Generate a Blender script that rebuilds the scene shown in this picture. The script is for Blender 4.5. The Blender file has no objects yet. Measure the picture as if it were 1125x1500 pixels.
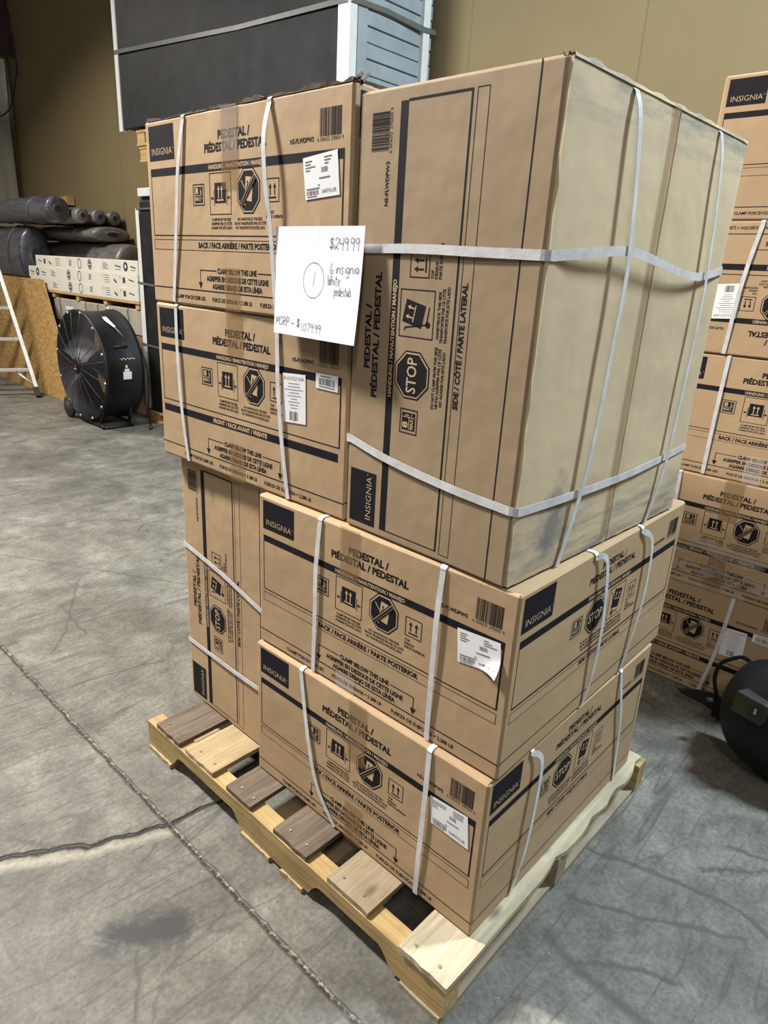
import bpy, math, random
from mathutils import Vector, Matrix, noise
random.seed(7)
C = bpy.context.scene.collection
SC = bpy.context.scene

# ------------------------------------------------------------------ camera
cam_d = bpy.data.cameras.new('camera')
cam_d.sensor_fit = 'VERTICAL'; cam_d.sensor_height = 24.0
cam_d.lens = 983.8 * 24.0 / 1500.0
cam_d.clip_start = 0.02
cam = bpy.data.objects.new('camera', cam_d); C.objects.link(cam)
def cam_axes(pitch, az, roll):
    fw = Vector((math.cos(az)*math.cos(pitch), math.sin(az)*math.cos(pitch), math.sin(pitch)))
    right = Vector((math.sin(az), -math.cos(az), 0)); up = right.cross(fw)
    return right*math.cos(roll)+up*math.sin(roll), -right*math.sin(roll)+up*math.cos(roll), fw
_r, _u, _f = cam_axes(-0.3429, 0.7333, 0.0554)
cam.matrix_world = Matrix(((_r.x, _u.x, -_f.x, -0.8586), (_r.y, _u.y, -_f.y, -0.5259), (_r.z, _u.z, -_f.z, 1.5124), (0, 0, 0, 1)))
SC.camera = cam

# ------------------------------------------------------------------ light and exposure
SC.view_settings.view_transform = 'Standard'
SC.view_settings.look = 'None'
SC.view_settings.exposure = 0.0
SC.view_settings.gamma = 1.0
SC.view_settings.use_curve_mapping = False
wd = bpy.data.worlds.new('hall_ambient'); SC.world = wd; wd.use_nodes = True
bg = wd.node_tree.nodes['Background']
bg.inputs[0].default_value = (1.0, 0.96, 0.90, 1); bg.inputs[1].default_value = 0.125
def area(name, loc, target, size, size_y, power, col, spread=180):
    l = bpy.data.lights.new(name, 'AREA'); l.shape = 'RECTANGLE'; l.size = size; l.size_y = size_y
    l.energy = power; l.color = col; l.spread = math.radians(spread)
    o = bpy.data.objects.new(name, l); C.objects.link(o); o.location = loc
    o.rotation_euler = (Vector(target)-Vector(loc)).to_track_quat('-Z', 'Y').to_euler()
    return o
area('ceiling_lamp_left', (-1.1, 3.7, 4.9), (-0.5, 1.0, 0.3), 0.30, 1.0, 530, (1.0, 0.96, 0.89), 150)
area('ceiling_lamp_right', (2.6, -1.5, 5.0), (1.6, -0.6, 0), 0.34, 1.1, 455, (0.76, 0.92, 1.0))
area('fill_light_behind', (-3.2, -2.2, 5.4), (-1.6, -1.0, 0), 0.5, 1.4, 120, (1.0, 0.97, 0.93))  # added frontal fill from the camera side, no fixture seen there
area('ceiling_lamp_far', (0.2, 7.2, 4.4), (0.9, 6.8, 0), 0.5, 1.4, 170, (1.0, 0.94, 0.84), 140)

# ------------------------------------------------------------------ materials
class NT:
    def __init__(s, name):
        s.m = bpy.data.materials.new(name); s.m.use_nodes = True
        s.t = s.m.node_tree; s.b = s.t.nodes['Principled BSDF']
    def n(s, typ, **kw):
        nd = s.t.nodes.new(typ)
        for k, v in kw.items():
            if k.startswith('i_'):
                key = k[2:]; key = int(key) if key.isdigit() else key
                nd.inputs[key].default_value = v
            else: setattr(nd, k, v)
        return nd
    def l(s, a, b): s.t.links.new(a, b)
    def coords(s, kind='Object'): return s.n('ShaderNodeTexCoord').outputs[kind]
    def mapping(s, src, scale=(1, 1, 1), rot=(0, 0, 0), loc=(0, 0, 0)):
        mp = s.n('ShaderNodeMapping'); mp.inputs['Scale'].default_value = scale
        mp.inputs['Rotation'].default_value = rot; mp.inputs['Location'].default_value = loc
        s.l(src, mp.inputs[0]); return mp.outputs[0]
    def noise(s, src, scale, detail=4, rough=.55, dist=0):
        nd = s.n('ShaderNodeTexNoise'); s.l(src, nd.inputs['Vector'])
        nd.inputs['Scale'].default_value = scale; nd.inputs['Detail'].default_value = detail
        nd.inputs['Roughness'].default_value = rough; nd.inputs['Distortion'].default_value = dist
        return nd.outputs['Fac']
    def ramp(s, src, stops):
        nd = s.n('ShaderNodeValToRGB'); s.l(src, nd.inputs[0]); e = nd.color_ramp.elements
        while len(e) < len(stops): e.new(.5)
        for q, (p, c) in zip(e, stops):
            q.position = p; q.color = c if len(c) == 4 else (*c, 1)
        return nd.outputs[0]
    def mix(s, fac, a, b, mode='MIX'):
        nd = s.n('ShaderNodeMix', data_type='RGBA', blend_type=mode)
        for v, i in ((fac, 0), (a, 6), (b, 7)):
            if hasattr(v, 'links'): s.l(v, nd.inputs[i])
            elif i == 0: nd.inputs[0].default_value = v
            else: nd.inputs[i].default_value = (*v, 1) if len(v) == 3 else v
        return nd.outputs[2]
    def math(s, op, a, b=None, c=None, clamp=False):
        nd = s.n('ShaderNodeMath', operation=op, use_clamp=clamp)
        for i, v in enumerate((a, b, c)):
            if v is None: continue
            if hasattr(v, 'links'): s.l(v, nd.inputs[i])
            else: nd.inputs[i].default_value = v
        return nd.outputs[0]
    def col(s, v):
        if hasattr(v, 'links'): s.l(v, s.b.inputs['Base Color'])
        else: s.b.inputs['Base Color'].default_value = (*v, 1)
    def bump(s, h, strength=.3, dist=.01, prev=None):
        nd = s.n('ShaderNodeBump'); nd.inputs['Strength'].default_value = strength; nd.inputs['Distance'].default_value = dist
        s.l(h, nd.inputs['Height'])
        if prev is not None: s.l(prev, nd.inputs['Normal'])
        s.l(nd.outputs[0], s.b.inputs['Normal']); return nd.outputs[0]
    def set(s, **kw):
        for k, v in kw.items(): s.b.inputs[k.replace('_', ' ')].default_value = v

def plain(name, c, rough=.6, metal=0, var=.12, scale=18, bump=0.05, spec=.5):
    k = NT(name); co = k.coords()
    f = k.noise(co, scale, 5)
    k.col(k.ramp(f, [(.3, tuple(x*(1-var) for x in c)), (.7, tuple(min(1, x*(1+var)) for x in c))]))
    k.set(Roughness=rough, Metallic=metal)
    k.b.inputs['Specular IOR Level'].default_value = spec
    if bump: k.bump(f, bump, .01)
    return k.m

def cardboard(name, c, dusty=0.0):
    k = NT(name); co = k.coords()
    f1 = k.noise(co, 3.5, 5, .6); f2 = k.noise(k.mapping(co, (40, 40, 9)), 9, 3)
    base = k.ramp(f1, [(.3, tuple(x*.90 for x in c)), (.7, tuple(x*1.07 for x in c))])
    base = k.mix(k.math('MULTIPLY', f2, .22), base, tuple(x*.72 for x in c))
    if dusty:                                   # grey scuffs where the flaps were dragged
        sc = k.noise(k.mapping(co, (5, 5, 34)), 1.0, 5, .7)
        z = k.n('ShaderNodeSeparateXYZ'); k.l(co, z.inputs[0])
        hi = k.math('MULTIPLY', k.math('SUBTRACT', z.outputs[2], .755, clamp=True), 11, clamp=True)
        lo = k.math('MULTIPLY', k.math('SUBTRACT', .19, z.outputs[2], clamp=True), 7, clamp=True)
        edge = k.math('MAXIMUM', hi, lo)
        st = k.math('MULTIPLY', edge, k.ramp(sc, [(.42, (0, 0, 0)), (.66, (1, 1, 1))]))
        base = k.mix(k.math('MULTIPLY', st, dusty), base, (.17, .17, .17))
        # one ink-grey smear near the lower corner
        vm = k.n('ShaderNodeVectorMath', operation='DISTANCE')
        k.l(k.mapping(co, (1, 1, .75)), vm.inputs[0]); vm.inputs[1].default_value = (.135, 0, .085)
        dd = k.math('ADD', vm.outputs['Value'], k.math('MULTIPLY', k.math('SUBTRACT', k.noise(co, 22, 4), .5), .11))
        sm = k.ramp(dd, [(.025, (1, 1, 1)), (.062, (0, 0, 0))])
        base = k.mix(k.math('MULTIPLY', sm, .75), base, (.12, .125, .14))
    k.col(base); k.set(Roughness=.72); k.b.inputs['Specular IOR Level'].default_value = .3
    w = k.n('ShaderNodeTexWave', wave_type='BANDS', bands_direction='Z'); k.l(co, w.inputs[0])
    w.inputs['Scale'].default_value = 42; w.inputs['Distortion'].default_value = .6
    b1 = k.bump(w.outputs['Fac'], .005, .004)
    k.bump(k.noise(co, 5, 3), .22, .03, b1)
    return k.m

def wood(name, a, b, grain_axis=0, knots=True, rough=.75):
    k = NT(name); co = k.coords(); sc = [26, 26, 26]; sc[grain_axis] = 1.6
    inf = k.n('ShaderNodeObjectInfo')
    va = k.n('ShaderNodeVectorMath', operation='ADD'); k.l(co, va.inputs[0])
    cmb = k.n('ShaderNodeCombineXYZ')
    for i in range(3): k.l(k.math('MULTIPLY', inf.outputs['Random'], 7+3*i), cmb.inputs[i])
    k.l(cmb.outputs[0], va.inputs[1]); p = va.outputs[0]
    g = k.noise(k.mapping(p, tuple(sc)), 1.6, 6, .65, 1.2)
    c1 = k.ramp(g, [(.28, a), (.72, b)])
    blot = k.noise(p, 5, 4, .6)
    c1 = k.mix(k.ramp(blot, [(.42, (0, 0, 0)), (.75, (.6, .6, .6))]), c1, tuple(x*.5 for x in a))
    if knots:
        v = k.n('ShaderNodeTexVoronoi'); s2 = [9, 9, 9]; s2[grain_axis] = 4
        k.l(k.mapping(p, tuple(s2)), v.inputs['Vector']); v.inputs['Scale'].default_value = 1
        c1 = k.mix(k.ramp(v.outputs['Distance'], [(.05, (.85, .85, .85)), (.14, (0, 0, 0))]), c1, tuple(x*.25 for x in a))
    k.col(c1); k.set(Roughness=rough); k.bump(g, .35, .006)
    return k.m

def seg_dist(k, p, a, b):
    ba = Vector(b)-Vector(a); L = ba.dot(ba)
    s1 = k.n('ShaderNodeVectorMath', operation='SUBTRACT'); k.l(p, s1.inputs[0]); s1.inputs[1].default_value = (a[0], a[1], 0)
    d = k.n('ShaderNodeVectorMath', operation='DOT_PRODUCT'); k.l(s1.outputs[0], d.inputs[0]); d.inputs[1].default_value = (ba.x/L, ba.y/L, 0)
    h = k.math('MULTIPLY', d.outputs['Value'], 1.0, clamp=True)
    sc = k.n('ShaderNodeVectorMath', operation='SCALE'); sc.inputs[0].default_value = (ba.x, ba.y, 0); k.l(h, sc.inputs['Scale'])
    ds = k.n('ShaderNodeVectorMath', operation='DISTANCE'); k.l(s1.outputs[0], ds.inputs[0]); k.l(sc.outputs[0], ds.inputs[1])
    return ds.outputs['Value']

def concrete():
    k = NT('worn_concrete'); co = k.coords()
    f1 = k.noise(co, 1.6, 10, .68, .6); f2 = k.noise(co, 8, 9, .74, .5); f3 = k.noise(co, 75, 4, .75); f4 = k.noise(k.mapping(co, (1, 1, 1), (0, 0, 0), (9, 4, 2)), 3.1, 8, .7, 1.0)
    c = k.ramp(f1, [(.34, (.085, .080, .068)), (.50, (.125, .119, .103)), (.66, (.175, .169, .150))])
    c = k.mix(.60, c, k.ramp(f2, [(.30, (.20, .20, .20)), (.68, (.78, .78, .78))]), 'OVERLAY')
    c = k.mix(.50, c, k.ramp(f4, [(.36, (.26, .26, .27)), (.64, (.68, .68, .66))]), 'OVERLAY')
    c = k.mix(.60, c, k.ramp(f3, [(.3, (.2, .2, .2)), (.7, (.75, .75, .75))]), 'OVERLAY')
    # scratches: thin contour lines of stretched noise, broken up by a mask
    for ang, sx, sy, amt, w, off in ((.5, 1.0, 5.5, .50, .010, 1), (-.75, 1.4, 7, .42, .009, 2), (1.5, 1.0, 6, .40, .010, 3), (-.15, .8, 8, .45, .009, 4), (.95, 1.2, 7, .40, .009, 5)):
        p = k.mapping(co, (sx, sy, 1), (0, 0, ang), (off*3.7, off*1.9, off))
        d = k.math('ABSOLUTE', k.math('SUBTRACT', k.noise(p, .9, 2, .5, .25), .5))
        ln = k.ramp(d, [(.0, (1, 1, 1)), (w, (0, 0, 0))])
        mk = k.ramp(k.noise(k.mapping(co, (1, 1, 1), (0, 0, 0), (off*5, off*2, 0)), 2.4, 4, .6), [(.44, (0, 0, 0)), (.56, (1, 1, 1))])
        c = k.mix(k.math('MULTIPLY', k.math('MULTIPLY', ln, mk), amt*1.35, clamp=True), c, (.045, .042, .037))
    # soft drag smears
    for ang, sx, sy, amt, lo in ((.5, 1.6, 11, .30, .60), (-.75, 1.9, 14, .26, .61), (1.2, 1.5, 12, .26, .61)):
        s = k.noise(k.mapping(co, (sx, sy, 1), (0, 0, ang), (ang*3, 1, 0)), 1.3, 6, .7, 1.2)
        c = k.mix(k.math('MULTIPLY', k.ramp(s, [(lo, (0, 0, 0)), (lo+.10, (1, 1, 1))]), amt), c, (.06, .057, .052))
    # flatten, wobble, then distance to the sawn joint and cracks
    fl = k.n('ShaderNodeVectorMath', operation='MULTIPLY'); k.l(co, fl.inputs[0]); fl.inputs[1].default_value = (1, 1, 0)
    nz = k.n('ShaderNodeTexNoise'); k.l(co, nz.inputs['Vector']); nz.inputs['Scale'].default_value = 16; nz.inputs['Detail'].default_value = 6
    w1 = k.n('ShaderNodeVectorMath', operation='SUBTRACT'); k.l(nz.outputs['Color'], w1.inputs[0]); w1.inputs[1].default_value = (.5, .5, .5)
    def wob(amt):
        w2 = k.n('ShaderNodeVectorMath', operation='SCALE'); k.l(w1.outputs[0], w2.inputs[0]); w2.inputs['Scale'].default_value = amt
        w3 = k.n('ShaderNodeVectorMath', operation='ADD'); k.l(fl.outputs[0], w3.inputs[0]); k.l(w2.outputs[0], w3.inputs[1])
        w4 = k.n('ShaderNodeVectorMath', operation='MULTIPLY'); k.l(w3.outputs[0], w4.inputs[0]); w4.inputs[1].default_value = (1, 1, 0)
        return w4.outputs[0]
    p1, p2 = wob(.016), wob(.04)
    def dmin(p, segs):
        r = None
        for a, b in segs:
            d = seg_dist(k, p, a, b); r = d if r is None else k.math('MINIMUM', r, d)
        return r
    def lines(*pl): return [(a, b) for q in pl for a, b in zip(q, q[1:])]
    def lay(c, d, w0, w1_, amt, col):
        return k.mix(k.math('MULTIPLY', k.ramp(d, [(w0, (1, 1, 1)), (w1_, (0, 0, 0))]), amt), c, col)
    chips = k.noise(co, 70, 3, .6)
    dc = dmin(p2, lines([(-.9, 1.27), (-.5, 1.09), (-.3, .965), (-.12, .885), (.12, .86)]))
    dj = dmin(p1, [((-.125, 2.7), (-.125, -1.2))])
    lip = dmin(p2, lines([(-.53, 1.075), (-.33, .950), (-.15, .865)]))
    c = k.mix(k.math('MULTIPLY', k.ramp(lip, [(.004, (1, 1, 1)), (.026, (0, 0, 0))]), k.math('MULTIPLY', chips, .9)), c, (.40, .37, .29))
    jc = k.mix(k.ramp(chips, [(.50, (0, 0, 0)), (.66, (1, 1, 1))]), (.045, .040, .033), (.26, .235, .18))
    c = lay(c, dj, .006, .022, .35, (.09, .082, .07))
    c = k.mix(k.ramp(dj, [(.0045, (1, 1, 1)), (.0075, (0, 0, 0))]), c, jc)
    c = lay(c, dc, .005, .0105, 1.0, (.022, .02, .018))
    dh = dmin(p2, lines([(-.276, 1.758), (-.137, 1.741), (.099, 1.712), (.30, 1.66)], [(.364, 2.584), (.104, 2.127), (-.006, 1.996)], [(.195, 3.139), (.726, 2.214)], [(1.60, .40), (1.502, .197), (1.466, .036), (1.449, -.105)], [(.192, 2.378), (.162, 2.053)], [(-.37, .604), (-.454, .456)]))
    c = lay(c, dh, .002, .0055, .85, (.05, .047, .042))
    dt = dmin(p2, lines([(.529, 4.119), (1.402, 4.077)], [(.667, .001), (.723, -.15), (.754, -.272), (.774, -.382), (.744, -.449)], [(.486, -.044), (.557, -.191), (.613, -.267), (.688, -.414)], [(.346, -.149), (.433, -.258), (.459, -.338)], [(.978, -.286), (1.007, -.382)]))
    c = lay(c, dt, .003, .010, .75, (.055, .052, .048))
    db = k.math('ADD', dmin(p2, lines([(.36, -.05), (.335, -.104), (.323, -.195), (.32, -.294), (.33, -.45)])), k.math('MULTIPLY', k.math('SUBTRACT', f2, .5), .03))
    c = lay(c, db, .006, .026, .8, (.06, .057, .055))
    dn = k.math('ADD', dmin(p1, lines([(.839, -.257), (.959, -.393)], [(-.456, 1.141), (-.387, 1.03)])), k.math('MULTIPLY', k.math('SUBTRACT', chips, .5), .05))
    c = lay(c, dn, .003, .012, .75, (.05, .048, .045))
    # the dark scuffed spots
    ds = k.math('ADD', dmin(fl.outputs[0], [((-.375, .665), (-.28, .60))]), k.math('MULTIPLY', k.math('SUBTRACT', f2, .5), .17))
    c = lay(c, ds, .020, .062, .92, (.022, .022, .024))
    ds = k.math('ADD', dmin(fl.outputs[0], [((1.00, -.20), (1.04, -.22))]), k.math('MULTIPLY', k.math('SUBTRACT', f2, .5), .12))
    c = lay(c, ds, .003, .03, .6, (.06, .055, .05))
    k.col(c); k.set(Roughness=.58); k.b.inputs['Specular IOR Level'].default_value = .35
    b = k.bump(f2, .15, .01)
    k.bump(k.ramp(k.math('MINIMUM', dj, dc), [(.003, (0, 0, 0)), (.010, (1, 1, 1))]), .8, .01, b)
    return k.m

def wall_paint():
    k = NT('tan_wall_paint'); co = k.coords()
    f = k.noise(co, 1.2, 5); g = k.noise(co, 120, 3)
    c = k.ramp(f, [(.3, (.185, .143, .069)), (.7, (.215, .168, .082))])
    p = k.n('ShaderNodeSeparateXYZ'); k.l(co, p.inputs[0])
    m = None
    for y in (-2.16, -.96, .24, 1.456, 2.648, 3.86, 5.06, 6.26, 7.46, 8.66):
        d = k.math('ABSOLUTE', k.math('SUBTRACT', p.outputs[1], y)); m = d if m is None else k.math('MINIMUM', m, d)
    c = k.mix(k.math('MULTIPLY', k.ramp(m, [(.003, (1, 1, 1)), (.007, (0, 0, 0))]), .55), c, (.10, .08, .05))
    k.col(c); k.set(Roughness=.75); k.bump(g, .08, .004)
    return k.m

M = {}
M['card'] = cardboard('kraft_cardboard', (.405, .280, .165))
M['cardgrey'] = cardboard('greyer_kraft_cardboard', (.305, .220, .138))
M['flap'] = cardboard('scuffed_lit_flap_cardboard', (.54, .43, .285), .85)  # scuffed; base paler than the kraft, right-hand light put into the colour
M['torn'] = plain('torn_edge_and_seam_shade', (.055, .034, .02), .9, 0, .35, 40, .3)  # torn edges, and the strip painting shade in the flap seam
M['ink'] = plain('black_print_ink', (.012, .011, .015), .7, 0, .2, 30, 0, .12)
M['light'] = plain('unprinted_kraft', (.46, .33, .20), .72, 0, .05, 30, 0)
M['label'] = plain('white_label_paper', (.74, .74, .76), .5, 0, .03, 30, 0)
M['labelink'] = plain('grey_label_print', (.14, .14, .16), .6, 0, .1, 60, 0)
M['paper'] = plain('white_sheet_paper', (.74, .75, .86), .55, 0, .02, 10, 0.02)
M['pen'] = plain('pen_ink', (.035, .03, .035), .5, 0, .1, 60, 0)
def strap_mat():
    k = NT('white_plastic_strapping'); co = k.coords()
    f = k.noise(co, 30, 3); k.col(k.ramp(f, [(.3, (.50, .50, .52)), (.7, (.66, .66, .69))]))
    k.set(Roughness=.36); w = k.n('ShaderNodeTexVoronoi'); k.l(co, w.inputs['Vector']); w.inputs['Scale'].default_value = 420
    k.bump(w.outputs['Distance'], .15, .002); k.b.inputs['Transmission Weight'].default_value = .08
    return k.m
M['strap'] = strap_mat()
def tape_mat(name, c, al, rough):
    k = NT(name); co = k.coords(); f = k.noise(k.mapping(co, (60, 60, 12)), 1.5, 4)
    k.col(k.ramp(f, [(.3, c), (.7, tuple(x*1.25 for x in c))])); k.set(Roughness=rough, Alpha=al); k.bump(f, .35, .004)
    return k.m
M['tape'] = tape_mat('brown_packing_tape', (.28, .165, .075), .20, .2)
M['cleartape'] = tape_mat('clear_tape', (.7, .7, .75), .09, .10)
M['w_yellow'] = wood('fresh_yellow_pine', (.27, .175, .062), (.50, .36, .165), 1)
M['w_pale'] = wood('pale_pine', (.30, .25, .165), (.50, .44, .32), 0)
M['w_grey'] = wood('weathered_dark_board', (.055, .038, .026), (.19, .138, .092), 0)
M['w_mid'] = wood('worn_brown_board', (.19, .145, .09), (.33, .26, .165), 0)
M['w_light'] = wood('light_pine_board', (.25, .18, .09), (.46, .35, .20), 0)
M['w_under'] = wood('grey_brown_lumber', (.20, .16, .11), (.34, .28, .20), 0)
M['w_shelf'] = wood('orange_pine', (.45, .27, .10), (.62, .42, .19), 1, False)
M['nail'] = plain('steel_nail', (.55, .55, .55), .3, .9, .1)
M['black'] = plain('black_plastic', (.008, .008, .009), .5, 0, .3, 9, .05, .22)
M['panelblack'] = plain('black_coated_board', (.013, .0135, .0155), .6, 0, .55, 6, .08, .3)
M['white'] = plain('white_painted_trim', (.66, .67, .66), .5, 0, .06, 9)
M['slat'] = plain('grey_painted_slat', (.27, .31, .345), .6, 0, .12, 7)
M['slatdark'] = plain('shadow_gap_board', (.05, .055, .065), .8, 0, .2)
M['bandgrey'] = plain('grey_strap_band', (.105, .115, .115), .4, 0, .15)
M['fanblack'] = plain('black_powder_coat', (.011, .011, .012), .5, 0, .5, 6, .08, .3)
M['fangrill'] = plain('dusty_grill_wire', (.06, .06, .063), .5, .3, .3)
M['blade'] = plain('dusty_fan_blade', (.13, .13, .14), .5, .4, .3)
M['steel'] = plain('bare_steel', (.55, .55, .55), .35, .8, .15)
M['rubber'] = plain('black_rubber', (.02, .02, .02), .75, 0, .2)
M['alu'] = plain('scuffed_aluminium', (.58, .57, .54), .45, .35, .2, 25)
def osb():
    k = NT('oriented_strand_board'); co = k.coords()
    v = k.n('ShaderNodeTexVoronoi'); k.l(k.mapping(co, (1, 12, 26), (.5, 0, 0)), v.inputs['Vector']); v.inputs['Scale'].default_value = 1.2
    f = k.noise(k.mapping(co, (1, 9, 15), (.7, 0, 0)), 3, 6, .7, 1.5)
    c = k.ramp(f, [(.28, (.17, .085, .022)), (.45, (.40, .235, .072)), (.7, (.58, .38, .14))])
    c = k.mix(k.ramp(v.outputs['Distance'], [(.30, (0, 0, 0)), (.75, (.5, .5, .5))]), c, (.20, .10, .03))
    k.col(c); k.set(Roughness=.8); k.bump(f, .3, .004); return k.m
M['osb'] = osb()
M['carton'] = plain('white_carton', (.68, .655, .58), .55, 0, .05, 6)
M['cartonink'] = plain('black_carton_print', (.05, .05, .06), .6, 0, .1)
M['yellow'] = plain('yellow_print', (.65, .50, .08), .6, 0, .1)
M['greycarton'] = plain('dusty_grey_carton', (.36, .33, .27), .7, 0, .2, 5)
M['browncarton'] = plain('brown_carton', (.24, .145, .08), .7, 0, .15, 5)
M['wire'] = plain('dark_wire', (.05, .055, .05), .5, .3, .1)
def film(name, c1, c2, coat=.6):
    k = NT(name); co = k.coords(); f = k.noise(k.mapping(co, (9, 2, 9)), 1.2, 5, .65, 1.0); g = k.noise(k.mapping(co, (50, 8, 50)), 1.0, 4, .6, 2)
    k.col(k.ramp(f, [(.35, c1), (.68, c2)])); k.set(Roughness=.33)
    k.b.inputs['Coat Weight'].default_value = coat; k.b.inputs['Coat Roughness'].default_value = .22
    k.bump(g, .45, .02); return k.m
M['film'] = film('grey_stretch_film', (.085, .078, .082), (.20, .185, .175))
M['filmblue'] = film('navy_under_film', (.018, .020, .042), (.085, .085, .105))
M['filmcore'] = plain('dark_roll_core', (.02, .02, .022), .6)
M['vinyl'] = film('white_vinyl_facing', (.36, .34, .28), (.44, .42, .36), .1)
M['red'] = plain('dark_red_cloth', (.035, .004, .008), .85, 0, .4, 5, .3)
M['buckle'] = plain('black_rubbery_plastic', (.01, .01, .011), .6, 0, .2, 9, 0, .2)
M['lens'] = plain('green_grey_lens', (.022, .034, .014), .25, 0, .3)
M['greyplastic'] = plain('grey_plastic', (.028, .028, .030), .5, 0, .2, 9, .05, .3)
M['redlogo'] = plain('red_badge', (.5, .03, .03), .4)
M['dirt'] = plain('floor_crumbs', (.55, .53, .48), .8)
M['floor'] = concrete(); M['wall'] = wall_paint()

# ------------------------------------------------------------------ helpers
def link(name, me, parent=None):
    o = bpy.data.objects.new(name, me); C.objects.link(o)
    if parent is not None: o.parent = parent
    return o
def tag(o, label=None, cat=None, group=None, kind=None):
    if label: o['label'] = label
    if cat: o['category'] = cat
    if group: o['group'] = group
    if kind: o['kind'] = kind
    return o
def thing(name, label, cat, loc=(0, 0, 0), rz=0.0, group=None):
    o = link(name, None); o.location = loc; o.rotation_euler = (0, 0, rz); o.empty_display_size = .1
    return tag(o, label, cat, group)

class MB:
    def __init__(s): s.v = []; s.f = []; s.m = []; s.sm = []
    def face(s, idx, m=0, sm=False): s.f.append(tuple(idx)); s.m.append(m); s.sm.append(sm)
    def poly(s, pts, m=0, sm=False):
        n = len(s.v); s.v += [tuple(p) for p in pts]; s.face(range(n, n+len(pts)), m, sm)
    def box(s, a, b, m=0, T=None):
        x0, y0, z0 = a; x1, y1, z1 = b
        P = [(x0,y0,z0),(x1,y0,z0),(x1,y1,z0),(x0,y1,z0),(x0,y0,z1),(x1,y0,z1),(x1,y1,z1),(x0,y1,z1)]
        if T: P = [T(*p) for p in P]
        n = len(s.v); s.v += [tuple(p) for p in P]
        for q in ((0,3,2,1),(4,5,6,7),(0,1,5,4),(1,2,6,5),(2,3,7,6),(3,0,4,7)): s.face([n+i for i in q], m)
    def rbox(s, a, b, r, m=0, T=None, seg=4, wob=0, seed=0, sm=True, crush=0):
        """box with rounded edges; wob dents the edges a little"""
        def lines(L):
            n = max(2, int(L/.05)) if seg > 3 else 2
            rr = min(r, L*.45)
            return [0, rr*.3, rr, rr*1.5] + [rr+(L-2*rr)*i/n for i in range(1, n)] + [L-rr*1.5, L-rr, L-rr*.3, L]
        D = [b[i]-a[i] for i in range(3)]
        idx = {}
        def vert(p):
            key = tuple(round(x, 6) for x in p)
            if key in idx: return idx[key]
            q = Vector(p); rr = [min(r, D[i]*.45) for i in range(3)]
            inn = Vector([min(max(q[i], rr[i]), D[i]-rr[i]) for i in range(3)])
            dv = q-inn
            nb = sum(1 for i in range(3) if abs(dv[i]) > rr[i]*.2)
            if nb >= 2:
                if dv.length > 1e-9: q = inn+dv.normalized()*min(rr)*1.0
                if wob:
                    nn = noise.noise(Vector((q.x*9+seed, q.y*9, q.z*9)))*.6+noise.noise(Vector((q.x*31, q.y*31+seed, q.z*31)))*.4
                    amt = wob*(.4+max(0, nn)*1.6)*(1.8 if nb == 3 else 1)
                    cen = Vector(D)*.5; dr = Vector([(1 if dv[i] > 0 else -1) if abs(dv[i]) > rr[i]*.2 else 0 for i in range(3)])
                    q = q-dr*amt*.5
            q = q+Vector(a)
            if T: q = Vector(T(*q))
            idx[key] = len(s.v); s.v.append(tuple(q)); return idx[key]
        for ax in range(3):
            u, w = (ax+1) % 3, (ax+2) % 3
            lu, lw = lines(D[u]), lines(D[w])
            for side in (0, 1):
                for i in range(len(lu)-1):
                    for j in range(len(lw)-1):
                        q = []
                        for (p, t) in ((lu[i], lw[j]), (lu[i+1], lw[j]), (lu[i+1], lw[j+1]), (lu[i], lw[j+1])):
                            c = [0, 0, 0]; c[ax] = D[ax]*side; c[u] = p; c[w] = t; q.append(vert(c))
                        if not side: q = q[::-1]
                        s.face(q, m, sm)
    def tube(s, path, r, n=8, m=0, closed=False, cap=True, sm=True):
        path = [Vector(p) for p in path]; N = len(path); base = len(s.v)
        t0 = (path[1]-path[0]).normalized(); up = Vector((0, 0, 1)) if abs(t0.z) < .9 else Vector((1, 0, 0))
        a = t0.cross(up).normalized()
        for i, p in enumerate(path):
            if closed: t = (path[(i+1) % N]-path[i-1]).normalized()
            else: t = (path[min(i+1, N-1)]-path[max(i-1, 0)]).normalized()
            a = (a-t*a.dot(t)).normalized(); b = t.cross(a)
            ri = r[i] if isinstance(r, (list, tuple)) else r
            for k in range(n):
                th = 2*math.pi*k/n; s.v.append(tuple(p+a*math.cos(th)*ri+b*math.sin(th)*ri))
        for i in range(N if closed else N-1):
            for k in range(n):
                i2 = (i+1) % N
                s.face((base+i*n+k, base+i*n+(k+1) % n, base+i2*n+(k+1) % n, base+i2*n+k), m, sm)
        if cap and not closed:
            s.face([base+k for k in range(n)][::-1], m); s.face([base+(N-1)*n+k for k in range(n)], m)
    def lathe(s, prof, o, ax, n=32, m=0, sm=True):
        """prof: (distance along ax, radius)"""
        ax = Vector(ax).normalized(); o = Vector(o)
        up = Vector((0, 0, 1)) if abs(ax.z) < .9 else Vector((1, 0, 0)); a = ax.cross(up).normalized(); b = ax.cross(a)
        base = len(s.v)
        for (d, r) in prof:
            for k in range(n):
                th = 2*math.pi*k/n; s.v.append(tuple(o+ax*d+(a*math.cos(th)+b*math.sin(th))*max(r, 1e-4)))
        for i in range(len(prof)-1):
            for k in range(n): s.face((base+i*n+k, base+(i+1)*n+k, base+(i+1)*n+(k+1) % n, base+i*n+(k+1) % n), m, sm)
    def grid(s, fn, nu, nv, m=0, sm=True, thick=0.0):
        P = [[Vector(fn(i/nu, j/nv)) for j in range(nv+1)] for i in range(nu+1)]
        b = len(s.v)
        for row in P: s.v += [tuple(p) for p in row]
        W = nv+1
        for i in range(nu):
            for j in range(nv): s.face((b+i*W+j, b+(i+1)*W+j, b+(i+1)*W+j+1, b+i*W+j+1), m, sm)
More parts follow.
